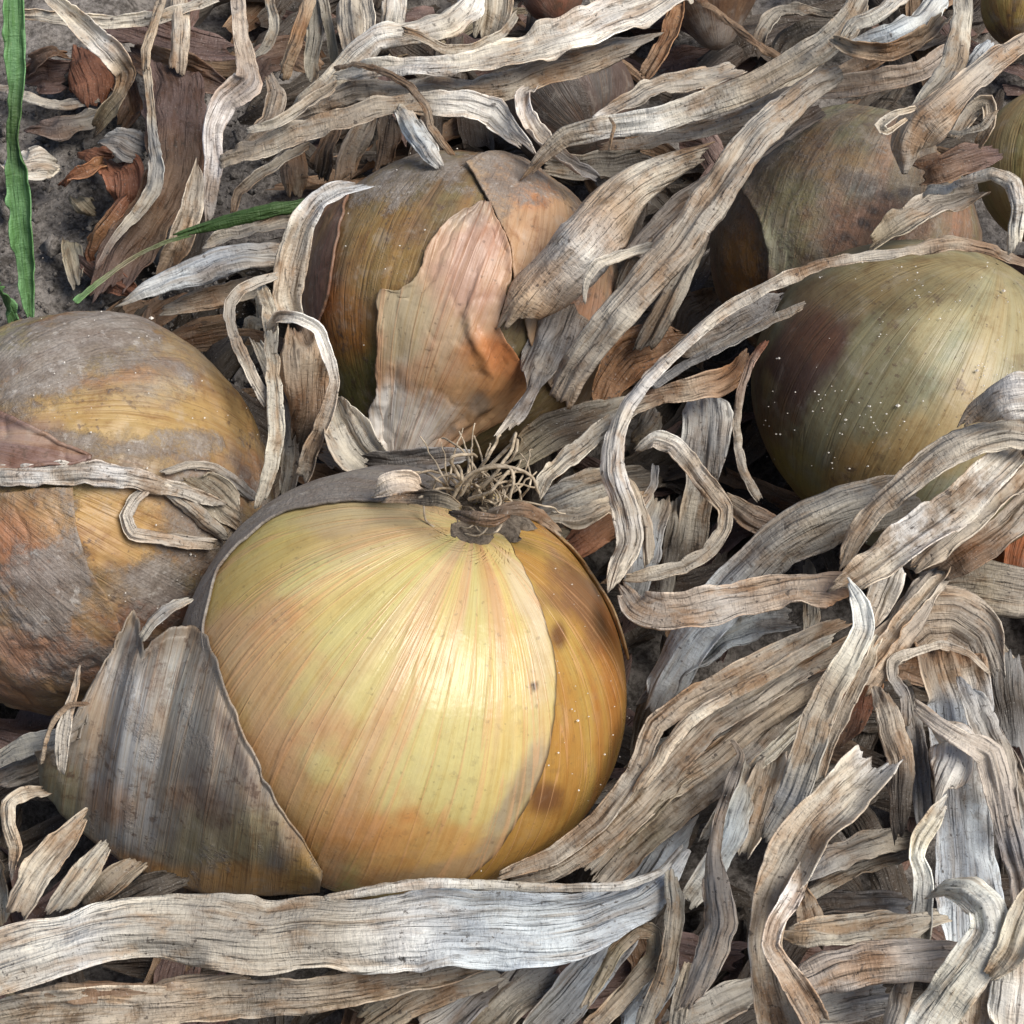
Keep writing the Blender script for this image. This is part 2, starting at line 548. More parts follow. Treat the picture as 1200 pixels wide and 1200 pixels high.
def spline(ctrl, n):
    """Catmull-Rom through the rows of ctrl, n samples, evenly by length of the first three columns"""
    c = np.asarray(ctrl, float)
    c = np.vstack([2 * c[0] - c[1], c, 2 * c[-1] - c[-2]])
    out = []
    for i in range(1, len(c) - 2):
        t = np.linspace(0, 1, 24, endpoint=False)[:, None]
        p0, p1, p2, p3 = c[i - 1], c[i], c[i + 1], c[i + 2]
        out.append(.5 * (2 * p1 + (p2 - p0) * t + (2 * p0 - 5 * p1 + 4 * p2 - p3) * t ** 2 + (3 * p1 - p0 - 3 * p2 + p3) * t ** 3))
    out.append(c[-2][None])
    q = np.vstack(out)
    L = np.r_[0, np.cumsum(np.linalg.norm(np.diff(q[:, :3], axis=0), axis=1))]
    x = np.linspace(0, L[-1], n)
    return np.stack([np.interp(x, L, q[:, k]) for k in range(q.shape[1])], 1), L[-1]

def sand(o, n, spec_pts=None, seed=0):
    """tiny pale grains stuck to the side that shows"""
    rng = np.random.default_rng(seed)
    v = nrm(CAMP - o.C) @ o.M.T
    d = nrm(v + rng.normal(0, .62, (n, 3)))
    keep = vnoise(d * 4.5, seed + 3) + rng.normal(0, .25, n) > .05
    d = d[keep]
    p = o.world(d, .0007)
    r = rng.uniform(.00009, .00024, len(d)) * (1 + (rng.random(len(d)) > .93))
    base = np.array([[1, 0, 0], [-1, 0, 0], [0, 1, 0], [0, -1, 0], [0, 0, 1], [0, 0, -1]], float)
    fc = np.array([[0, 2, 4], [2, 1, 4], [1, 3, 4], [3, 0, 4], [2, 0, 5], [1, 2, 5], [3, 1, 5], [0, 3, 5]])
    V = p[:, None] + r[:, None, None] * base[None] * rng.uniform(.6, 1.2, (len(d), 6, 1))
    F = (np.arange(len(d)) * 6)[:, None, None] + fc[None]
    ob = child(mesh_obj('sand_grains', V.reshape(-1, 3), F.reshape(-1, 3), M_SAND, None, False), o.root)
    tag(ob, kind='stuff')

# colours of the skins (linear, as the skin itself has them)
GOLD, GOLDG, PINK, ORNG = (.53, .405, .155), (.47, .42, .18), (.50, .32, .19), (.43, .245, .105)
AMBER, RUST, PURP, OLIV = (.36, .20, .05), (.22, .09, .03), (.13, .065, .055), (.20, .17, .055)
PEACH, GREY, BUFF, MOSS = (.42, .27, .165), (.27, .245, .22), (.40, .30, .19), (.15, .15, .05)
BONE = (.60, .55, .47)

# --- the big yellow onion in front
A = Onion('main', 477, 801, 260, .86, (556, 614), b=.90, seed=2, lump=.010, rib=.006, dimple=.025)
onion_root(A, 'largest golden yellow onion in front with a shiny peeled side and root tuft')
specA = dict(base=AMBER, layers=[((.40, .27, .075), 3, .6, -.1, .35, .7, 1), ((.37, .16, .04), 4, .8, .05, .45, .75, 2)],
             blobs=[(684, 708, 30, 62, -28, (.15, .07, .04), .8), (655, 745, 10, 16, 0, (.12, .05, .02), .9), (642, 936, 24, 22, 0, (.12, .05, .022), .9), (700, 640, 40, 24, 45, RUST, .5),
                    (720, 790, 18, 80, 0, (.34, .13, .03), .55)])
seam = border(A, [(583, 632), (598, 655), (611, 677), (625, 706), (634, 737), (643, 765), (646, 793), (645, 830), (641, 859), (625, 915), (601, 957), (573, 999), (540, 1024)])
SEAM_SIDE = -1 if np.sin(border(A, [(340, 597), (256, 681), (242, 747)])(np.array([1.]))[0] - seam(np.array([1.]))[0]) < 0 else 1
specA['line'] = (lambda x: seam(x) - SEAM_SIDE * .012, .016, (.06, .035, .018), .9)  # painted shadow beside the outer skin's edge
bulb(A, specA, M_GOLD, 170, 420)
gm = border(A, [(424, 588), (340, 597), (293, 630), (270, 655), (256, 681), (246, 712), (242, 747)], 0.)
gm0 = gm
gm = lambda x: gm0(x) - sgn_of() * .13
def sgn_of(): return -1 if np.sin(gm0(np.array([1.]))[0] - seam(np.array([1.]))[0]) < 0 else 1
sgn = -1 if np.sin(gm(np.array([1.]))[0] - seam(np.array([1.]))[0]) < 0 else 1
specG = dict(base=GOLD, layers=[(GOLDG, 3.2, .35, -.25, .2, .8, 1), (PINK, 5.5, .45, .08, .42, .75, 2), ((.60, .50, .26), 6, .35, .12, .5, .6, 3), (ORNG, 2.2, .8, .2, .6, .6, 4)],
             blobs=[(340, 930, 140, 70, 30, ORNG, .75), (470, 1000, 170, 40, 0, (.48, .21, .06), .6), (285, 790, 85, 170, -15, (.48, .285, .15), .75), (320, 640, 80, 40, -40, (.44, .33, .10), .6),
                    (420, 602, 120, 20, -8, BUFF, .6), (470, 620, 120, 22, -20, BUFF, .45),
                    (628, 780, 16, 100, 4, (.52, .42, .26), .8), (600, 935, 18, 80, 28, (.30, .24, .16), .9), (610, 690, 12, 60, -25, (.55, .45, .29), .8),
                    (540, 1018, 80, 14, -8, (.32, .22, .13), .7), (624, 804, 5, 5, 0, (.05, .03, .02), .95), (300, 655, 70, 26, -45, (.46, .37, .12), .5)])
patch(A, 'outer_skin', .08, 2.75, seam, lambda x: seam(x) + sgn * 4.4, specG, M_GOLD, .0007, .0005, 150, 220, ragA=.006, seed=11, thick=.0007, endrag=.012, rim=((.07, .04, .02), .006, .9))
specGr = dict(base=GREY, dirt=.55, layers=[((.16, .14, .125), 4, 1.5, -.1, .4, .6, 3), ((.33, .28, .2), 6, 1, .1, .5, .5, 4)])
patch(A, 'dirty_skin', .34, 2.2, gm, lambda x: gm(x) + sgn * 1.5, specGr, M_SKIN, .0012, .0006, 110, 70, ragA=.012, seed=12, thick=.0005, endrag=.10)['label'] = 'grey dirt covered rim of skin'
# the brown lip along the right edge of the top
lipb = border(A, [(640, 606), (668, 624), (690, 650), (712, 684), (726, 716), (734, 745)])
specL = dict(base=(.24, .15, .07), layers=[((.42, .32, .17), 6, 1, 0, .4, .8, 3)])
patch(A, 'skin_edge', .5, 1.12, lambda x: lipb(x) + sgn * .045, lambda x: lipb(x) - sgn * .5, specL, M_SKIN, .0004, .0006, 70, 20, ragA=.02, seed=14, thick=.0004)
# root plate and the tuft of dry roots
def root_plate(o, px, py, r, name='root_plate'):
    p, _ = o.hit(np.array([px]), np.array([py]))
    d, _ = o.local(p)
    n = (d @ o.M)[0]
    n = nrm(n + o.axis)
    a = nrm(np.cross(n, RT)); b_ = np.cross(n, a)
    nr, nt = 16, 40
    R_, Th = np.meshgrid(np.linspace(0.02, 1, nr), np.linspace(0, 2 * math.pi, nt, endpoint=False), indexing='ij')
    R_, Th = R_.ravel(), Th.ravel()
    q = np.stack([R_ * np.cos(Th), R_ * np.sin(Th), np.zeros_like(R_)], 1)
    rr = r * (1 + .45 * vnoise(q * 3, 3) * R_) * np.where(np.cos(Th) ** 2 > .0, 1 + .35 * np.abs(np.cos(Th)), 1)
    h = r * (.26 * (1 - R_ ** 2) + .20 * fbm(q * 6, 6, 4)) - .0003
    v = o.C + (p[0] - o.C) + (a[None] * (R_ * rr * np.cos(Th))[:, None] + b_[None] * (R_ * rr * np.sin(Th))[:, None]) + n[None] * h[:, None]
    child(mesh_obj(name, v, grid_faces(nt, nr, True), M_PLATE, None), o.root)
    return p[0], n, a, b_

M_PLATE = plain_material('root_plate', (.07, .055, .042), (.26, .215, .165), 700, .95, 1., .0012)
p0, nA, aA, bA = root_plate(A, 562, 605, .0078)
rr = np.random.default_rng(5)
SC = .42 / FPX
def root_from(pts, w0, w1, parent=A.root):
    q, L = spline(pts, 26)
    q = q + .25 * SC * 6 * np.stack([n1(np.arange(26), .35, int(rr.integers(1e6))) for _ in range(3)], 1) * np.linspace(0, 1, 26)[:, None]
    v, f = tube(q, np.linspace(w0, w1, 26) * SC * .5, 6)
    child(mesh_obj('root', v, f, M_ROOT, None), parent)
for k in range(40):
    bx, by = 560 + rr.normal(0, 16), 588 + rr.normal(0, 5)
    ang = rr.normal(-1.2, .75)
    L = rr.uniform(40, 105)
    cur = rr.normal(0, 3.3)
    pts = []
    zb = p0[2] * 1000
    x, y = bx, by
    for i in range(6):
        f = i / 5
        pts.append(P(x, y, zb + (3 + 6 * math.sin(f * 2.6)) * rr.uniform(.7, 1.1) * min(1, f * 3)))
        x += math.cos(ang + cur * f) * L / 5; y += math.sin(ang + cur * f) * L / 5
    root_from(pts, rr.uniform(2.4, 4.2), rr.uniform(1.2, 2.2))
for spec in ([(530, 585), (545, 560), (575, 548), (605, 550), (625, 562), (631, 578)], [(540, 580), (560, 552), (590, 545), (603, 560), (598, 585)],
             [(548, 575), (532, 548), (529, 535), (545, 532), (560, 535)], [(555, 580), (580, 555), (600, 525), (605, 508), (598, 518)], [(550, 585), (575, 575), (596, 552), (602, 560)],
             [(520, 582), (500, 580), (478, 590)], [(535, 570), (542, 560), (537, 545)], [(556, 560), (575, 530), (585, 510)], [(560, 560), (590, 530), (606, 515), (605, 530), (592, 545)]):
    zb = p0[2] * 1000
    n = len(spec)
    root_from([P(x, y, zb + 3 + 12 * math.sin((i + .4) / n * 2.8)) for i, (x, y) in enumerate(spec)], 4.6, 3)
sand(A, 900, seed=4)

# --- the torn onion behind it
B = Onion('back', 537, 356, 184, .80, (474, 530), b=.95, bump=.30, bumpw=.36, seed=5, lump=.02, rib=.010)
onion_root(B, 'onion behind the largest one with a torn peach coloured flap of skin')
specB = dict(dirt=.16, base=(.20, .145, .07), layers=[((.16, .13, .06), 3, .8, -.1, .35, .8, 1), ((.27, .15, .06), 5, .7, 0, .4, .6, 2), ((.13, .08, .05), 3, 1.5, .2, .5, .6, 3)],
             blobs=[(480, 205, 110, 32, -14, 'dirt', .75), (600, 205, 70, 40, 10, 'dirt', .6), (478, 272, 26, 20, 0, (.09, .06, .055), .85), (372, 330, 34, 90, 12, (.15, .075, .055), .85),
                    (415, 440, 40, 60, 0, MOSS, .85), (400, 380, 40, 40, 0, (.34, .13, .03), .7), (455, 290, 60, 60, 0, (.34, .20, .06), .5), (690, 360, 40, 50, 0, (.45, .24, .14), .8)])
bulb(B, specB, M_SKIN, 140, 220)
FL = [(560, 243), (530, 257), (510, 280), (493, 317), (483, 333), (463, 341), (447, 342), (446, 383), (445, 423), (446, 453), (440, 480), (446, 510), (458, 545)]
FRr = [(572, 243), (584, 270), (593, 287), (597, 317), (590, 345), (584, 370), (584, 385), (597, 408), (612, 432), (616, 450), (602, 474), (560, 500), (520, 525), (488, 548)]
aB, tB = B.angles([478], [530])
aL, tL = B.angles([p[0] for p in FL], [p[1] for p in FL]); aR, tR = B.angles([p[0] for p in FRr], [p[1] for p in FRr])
def dpatch(o, name, Lp, Rp, spec, mat, lift, edge, seed, na=120, nt=80, thick=.0005, rag=.01, bulge=None, wave=0.):
    """a piece of skin between two free borders given on the bulb (Lp, Rp: photograph points, top to bottom)"""
    def line(pts):
        p, _ = o.hit(np.array([q[0] for q in pts], float), np.array([q[1] for q in pts], float))
        d, _ = o.local(p)
        return spline(d, na)[0]
    dl, dr = line(Lp), line(Rp)
    t = np.linspace(0, 1, nt)[None, :, None]
    d = nrm(dl[:, None] * (1 - t) + dr[:, None] * t)
    j = rag * np.stack([fbm(d.reshape(-1, 3) * 16, seed + k, 3) for k in range(3)], 1)
    d = nrm(d.reshape(-1, 3) + j)
    SS, TT = np.meshgrid(np.linspace(0, 1, na), np.linspace(0, 1, nt), indexing='ij')
    SS, TT = SS.ravel(), TT.ravel()
    col, mer = paint(o, d, spec, lift)
    ed = np.minimum(np.minimum(TT, 1 - TT), np.minimum(SS, 1 - SS))
    lf = lift + edge * np.exp(-(ed / .05) ** 2) * (.7 + .5 * fbm(d * 6, seed + 9, 2)) + o.R * .004 * fbm(d * 5, seed + 12, 3)
    if bulge is not None: lf = lf + bulge(SS, TT)
    if wave: lf = lf + wave * np.abs(vnoise(np.stack([TT * 7 + SS * .8, SS * .8, SS * 0], 1), seed + 14)) * (.35 + 1.6 * sstep(.55, 1., SS)) + wave * .8 * sstep(.6, 1., SS) * np.abs(vnoise(np.stack([TT * 19, SS * 1.2, SS * 0], 1), seed + 15))
    lf = np.maximum(lf, .0003)
    ob = child(mesh_obj(name, o.world(d, lf + dirt_lift(o, d, col[:, 3])), grid_faces(nt, na), mat, None, True, col, mer), o.root)
    md = ob.modifiers.new('thickness', 'SOLIDIFY'); md.thickness = thick; md.offset = 0
    return ob
specBf = dict(base=(.44, .285, .18), layers=[((.45, .35, .235), 6, .8, -.1, .4, .7, 1), ((.38, .20, .12), 4, 1, .1, .45, .6, 2)],
              blobs=[(590, 430, 42, 40, 40, (.44, .17, .06), .95), (560, 460, 70, 40, 0, (.38, .22, .10), .6), (555, 300, 45, 60, 10, (.38, .23, .18), .75), (470, 370, 34, 50, 0, (.40, .34, .22), .8),
                     (540, 250, 50, 20, -20, (.25, .20, .16), .7), (470, 500, 50, 40, 0, (.58, .55, .51), .9), (455, 475, 20, 40, 20, (.66, .64, .61), .95), (560, 470, 14, 12, 0, (.20, .17, .14), .7)])
dpatch(B, 'torn_skin_flap', FL, FRr, specBf, M_FLAP, .0008, .0007, 21, thick=.0003, rag=.02, wave=.0009,
       bulge=lambda s, t: .0010 * np.exp(-((t - .62 - .2 * s) / .05) ** 2) * sstep(.1, .4, s))['label'] = 'peach and orange flap of torn skin'
specBr = dict(base=(.36, .26, .17), dirt=.0, layers=[((.42, .26, .15), 4, .8, 0, .4, .8, 1), ('dirt', 3, 2, .0, .4, .55, 2)],
              blobs=[(600, 205, 70, 36, 10, 'dirt', .8), (622, 230, 24, 18, 0, (.42, .20, .10), .7), (690, 370, 40, 60, 0, (.45, .25, .16), .8)])
dpatch(B, 'right_skin', [(545, 196), (560, 218), (572, 240), (586, 268), (595, 292), (600, 325), (610, 370), (625, 420), (640, 450)],
       [(600, 150), (680, 190), (725, 240), (740, 280), (745, 320), (745, 360), (735, 400), (710, 450), (680, 480)], specBr, M_SKIN, .0007, .0007, 23, thick=.0004)['label'] = 'grey and tan dirty skin on the right side'
specBl = dict(base=(.20, .115, .075), layers=[((.13, .07, .06), 4, .8, -.1, .3, .8, 1), ((.30, .17, .07), 5, .8, .1, .5, .7, 2)])
dpatch(B, 'left_skin', [(395, 205), (340, 260), (325, 310), (325, 360), (335, 400)], [(414, 228), (405, 262), (398, 303), (390, 345), (380, 378)], specBl, M_SKIN, .0007, .0008, 25, 90, 40)
sand(B, 160, seed=8)

# --- the dirty onion at the left
Cc = Onion('left', 92, 596, 232, .80, (-60, 520), b=.95, seed=8, lump=.042, rib=.006)
onion_root(Cc, 'soil caked orange onion at the left edge with a pale leaf across it')
specC = dict(dirt=.26, base=(.28, .20, .105), layers=[((.28, .215, .08), 3, 1, -.1, .35, .7, 1), ((.28, .15, .09), 5, 1.4, .05, .4, .65, 2), ('dirt', 3.2, 3, .0, .5, .8, 3), ((.15, .09, .065), 6, 5, .10, .5, .8, 4), ((.24, .19, .15), 4, 4, .0, .4, .6, 6)],
             blobs=[(90, 400, 130, 40, -16, 'dirt', 1.), (50, 450, 75, 34, -30, 'dirt', .9), (195, 460, 36, 16, 0, (.36, .30, .22), .8), (150, 490, 150, 34, 4, (.37, .25, .095), .85), (270, 490, 34, 60, 0, (.35, .225, .09), .8), (270, 490, 34, 60, 0, 'clean', .8),
                    (150, 490, 130, 22, 4, 'clean', .8), (170, 525, 130, 16, -4, 'dirt', .75), (60, 690, 60, 60, 0, 'dirt', 1.), (180, 680, 46, 30, 10, 'dirt', 1.), (130, 620, 55, 60, 0, (.40, .24, .085), .85), (130, 625, 40, 50, 0, 'clean', .9),
                    (30, 640, 40, 60, 0, (.36, .15, .08), .7), (20, 630, 40, 40, 0, 'clean', .7), (40, 760, 90, 40, 0, (.34, .20, .14), .8), (60, 760, 80, 30, 10, 'clean', .6), (190, 720, 60, 20, 0, (.16, .08, .06), .8), (100, 810, 120, 24, 0, (.16, .12, .11), .7),
                    (245, 640, 50, 60, 0, 'dirt', .7), (30, 520, 70, 30, 20, (.20, .13, .11), .85), (10, 400, 40, 20, 0, (.34, .32, .14), .7)])
bulb(Cc, specC, M_SKIN, 170, 260)
specCl = dict(dirt=.26, base=(.29, .19, .10), layers=[((.31, .15, .075), 5, 1.4, .05, .4, .7, 2), ('dirt', 3.2, 3, .05, .4, .7, 3)],
              blobs=[(60, 690, 60, 60, 0, 'dirt', 1.), (30, 640, 40, 60, 0, (.36, .15, .08), .7), (40, 770, 90, 40, 0, (.32, .19, .14), .8), (60, 590, 40, 50, 0, (.40, .24, .10), .6), (60, 570, 120, 20, 0, (.28, .19, .11), .8)])
dpatch(Cc, 'outer_skin', [(-90, 590), (-90, 650), (-90, 720), (-70, 790), (-20, 850)], [(86, 572), (89, 610), (98, 645), (108, 672), (128, 700), (140, 740), (140, 790), (120, 830)], specCl, M_SKIN, .0008, .0008, 31, 100, 80)['label'] = 'rust and grey piece of outer skin with a torn edge'
dpatch(Cc, 'torn_skin_edge', [(-60, 480), (0, 489), (40, 505), (80, 526), (106, 537)], [(-60, 545), (0, 552), (40, 550), (80, 546), (106, 541)], dict(base=(.22, .145, .125), layers=[((.34, .24, .18), 5, 2, 0, .4, .8, 1)]), M_SKIN, .0010, .0014, 33, 60, 20)
sand(Cc, 340, seed=12)

# --- the olive onion at the right
D = Onion('right', 1083, 467, 206, .82, (1215, 215), b=.87, seed=11, lump=.012, rib=.005)
onion_root(D, 'olive green onion at the right with a purple brown patch on its left side')
specD = dict(base=(.185, .17, .10), layers=[((.225, .24, .16), 4, .5, -.1, .35, .8, 1), ((.28, .20, .10), 5, .9, .05, .4, .7, 2), ((.15, .12, .05), 7, .5, .15, .5, .6, 3)],
             blobs=[(938, 420, 38, 92, 22, (.075, .046, .038), 1.), (950, 380, 30, 40, 0, (.15, .07, .035), .6), (905, 520, 26, 50, 0, (.17, .11, .05), .6), (920, 580, 70, 50, 30, (.24, .21, .05), .8), (1160, 360, 70, 90, 0, (.42, .36, .20), .6),
                    (1040, 330, 120, 30, -6, (.22, .17, .08), .6), (1020, 560, 80, 40, -30, (.30, .20, .08), .6), (1150, 500, 60, 50, 0, (.34, .26, .13), .6)])
bulb(D, specD, skin_material('olive_skin', .42, .14, (.14, .10, .04), .7, .4, .6), 150, 240)
sand(D, 700, seed=21)

# --- onions further back
E = Onion('back right', 990, 292, 158, .78, (940, 432), b=.97, bump=.06, seed=14, lump=.03, rib=.01)
onion_root(E, 'dull brown and green onion behind the olive one with a long leaf at its left')
specE = dict(dirt=.3, base=(.17, .12, .075), layers=[((.17, .155, .07), 3, .8, -.05, .3, .8, 1), ((.30, .15, .09), 4, 1, 0, .4, .7, 2), ((.12, .085, .055), 3, 2, .15, .45, .7, 3)],
             blobs=[(1060, 170, 70, 40, 20, (.30, .18, .08), .8), (1040, 190, 60, 40, 0, (.13, .10, .08), .7), (930, 165, 60, 26, -20, (.16, .14, .13), .8), (1010, 265, 80, 40, 0, (.27, .14, .09), .7), (930, 250, 34, 70, 0, (.22, .20, .09), .7), (870, 320, 22, 60, 0, (.30, .15, .04), .8)])
bulb(E, specE, M_SKIN, 120, 190)
dpatch(E, 'outer_skin', [(860, 190), (876, 225), (893, 255), (902, 285), (905, 310), (906, 345), (906, 380)], [(1050, 120), (1085, 170), (1080, 230), (1060, 270), (1020, 300), (1010, 330), (1000, 370)],
       dict(dirt=.3, base=(.165, .13, .085), layers=[((.16, .165, .095), 3, .8, 0, .3, .8, 1), ((.22, .13, .09), 4, 1, .05, .4, .8, 2), ((.11, .085, .07), 3, 2, .15, .45, .6, 3)],
            blobs=[(935, 250, 34, 60, 0, (.22, .20, .10), .8), (915, 300, 18, 50, -20, (.33, .33, .22), .8), (1010, 265, 60, 40, 0, (.28, .15, .10), .7), (980, 190, 60, 30, 0, (.30, .19, .10), .7), (900, 175, 50, 20, -30, 'dirt', .7), (1012, 262, 9, 6, 20, (.05, .045, .045), .9), (1022, 247, 7, 5, 0, (.05, .045, .045), .8), (1040, 230, 8, 5, 0, (.06, .05, .05), .8), (990, 278, 7, 6, 0, (.06, .05, .05), .8), (1060, 226, 10, 6, 0, (.06, .05, .05), .8), (1010, 218, 26, 16, 20, (.10, .10, .10), .7)]),
       M_SKIN, .0010, .0010, 41, 90, 70)
F_ = Onion('far right', 1243, 196, 98, .95, (1220, 285), b=.97, seed=17)
onion_root(F_, 'smooth olive tan onion cut by the upper right edge')
bulb(F_, dict(base=(.30, .235, .11), layers=[((.22, .20, .08), 4, .5, -.1, .3, .8, 1), ((.34, .21, .09), 5, .5, .1, .4, .6, 2)]), M_SKIN, 100, 150)
G_ = Onion('corner', 1206, 6, 56, 1.2, (1190, 48), b=.95, bump=.08, seed=19)
onion_root(G_, 'small ochre brown onion in the top right corner')
bulb(G_, dict(base=(.27, .155, .05), layers=[((.33, .24, .07), 4, .5, -.1, .3, .8, 1), ((.12, .07, .035), 5, .8, .1, .4, .7, 2)], blobs=[(1190, 40, 50, 10, 0, (.09, .05, .03), .8)]), M_SKIN, 80, 120)
H_ = Onion('top', 832, -22, 58, .9, (843, 58), b=1., bump=.40, bumpw=.45, seed=23)
onion_root(H_, 'orange brown onion at the top with its grey neck pointing down')
bulb(H_, dict(base=(.13, .08, .05), layers=[((.09, .06, .045), 4, .6, -.1, .3, .8, 1)], blobs=[(846, 66, 60, 40, 0, (.24, .21, .185), .9)]), M_SKIN, 90, 120)
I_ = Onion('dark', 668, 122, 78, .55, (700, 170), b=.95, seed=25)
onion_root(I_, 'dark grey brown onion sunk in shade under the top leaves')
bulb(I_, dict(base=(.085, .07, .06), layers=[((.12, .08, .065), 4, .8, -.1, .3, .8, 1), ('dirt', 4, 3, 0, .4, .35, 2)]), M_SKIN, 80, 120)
J_ = Onion('red right', 1232, 656, 68, 1.0, (1205, 715), b=.95, bump=.06, seed=27)
onion_root(J_, 'reddish orange onion peeping in at the right edge')
bulb(J_, dict(base=(.42, .16, .07), layers=[((.36, .12, .05), 4, .6, -.1, .3, .8, 1), ((.50, .26, .14), 5, .6, .1, .4, .7, 2)]), M_SKIN, 80, 120)
dpatch(J_, 'outer_skin', [(1215, 585), (1190, 618), (1184, 650), (1186, 680), (1196, 705)], [(1290, 590), (1290, 620), (1290, 650), (1290, 680), (1280, 715)], dict(base=(.46, .17, .08), layers=[((.36, .12, .05), 5, .8, 0, .3, .8, 1)]), M_SKIN, .0012, .0012, 43, 50, 40)
K_ = Onion('red top', 648, -8, 36, .8, (655, 22), b=.95, bump=.08, seed=29)
onion_root(K_, 'small reddish bulb between pale leaves at the top edge')
bulb(K_, dict(base=(.20, .095, .065), layers=[((.13, .08, .06), 4, .6, -.1, .3, .8, 1)]), M_SKIN, 60, 90)

def surface_hit(px, py):
    """nearest bulb surface at these pixels -> points (nan where none)"""
    best = np.full((len(px), 3), np.nan); bt = np.full(len(px), 1e9)
    for o in ONIONS:
        p, miss = o.hit(np.asarray(px, float), np.asarray(py, float))
        t = (p - CAMP) @ DV
        k = (~miss) & (t < bt)
        best[k] = p[k]; bt[k] = t[k]
    return best

def push_out(v, gap):
    for o in ONIONS:
        near = np.linalg.norm(v - o.C, axis=1) < o.R * 1.5
        if not near.any(): continue
        d, l = o.local(v[near])
        r = o.rad(d) + gap
        k = l < r
        if k.any():
            q = v[near]
            q[k] = o.C + (d[k] * r[k][:, None]) @ o.M
            v[near] = q
    return v
# ------------------------------------------------------------------ leaf blades
TINT = dict(cream=(.58, .535, .455), white=(.72, .705, .67), blue=(.52, .555, .58), grey=(.42, .38, .32), tan=(.44, .365, .28), brown=(.25, .165, .105), red=(.25, .11, .065),
            mauve=(.17, .115, .10), dark=(.075, .062, .05), olive=(.28, .24, .17), green=(.16, .32, .14), dgreen=(.07, .13, .045), copper=(.33, .185, .095), slate=(.285, .28, .275), peach=(.56, .42, .29))
WORN = dict(cream=.75, white=.5, blue=.35, grey=.8, tan=.9, brown=.9, red=.6, mauve=.7, dark=.8, olive=.6, green=0, dgreen=0, copper=.6, slate=.5, peach=.6)

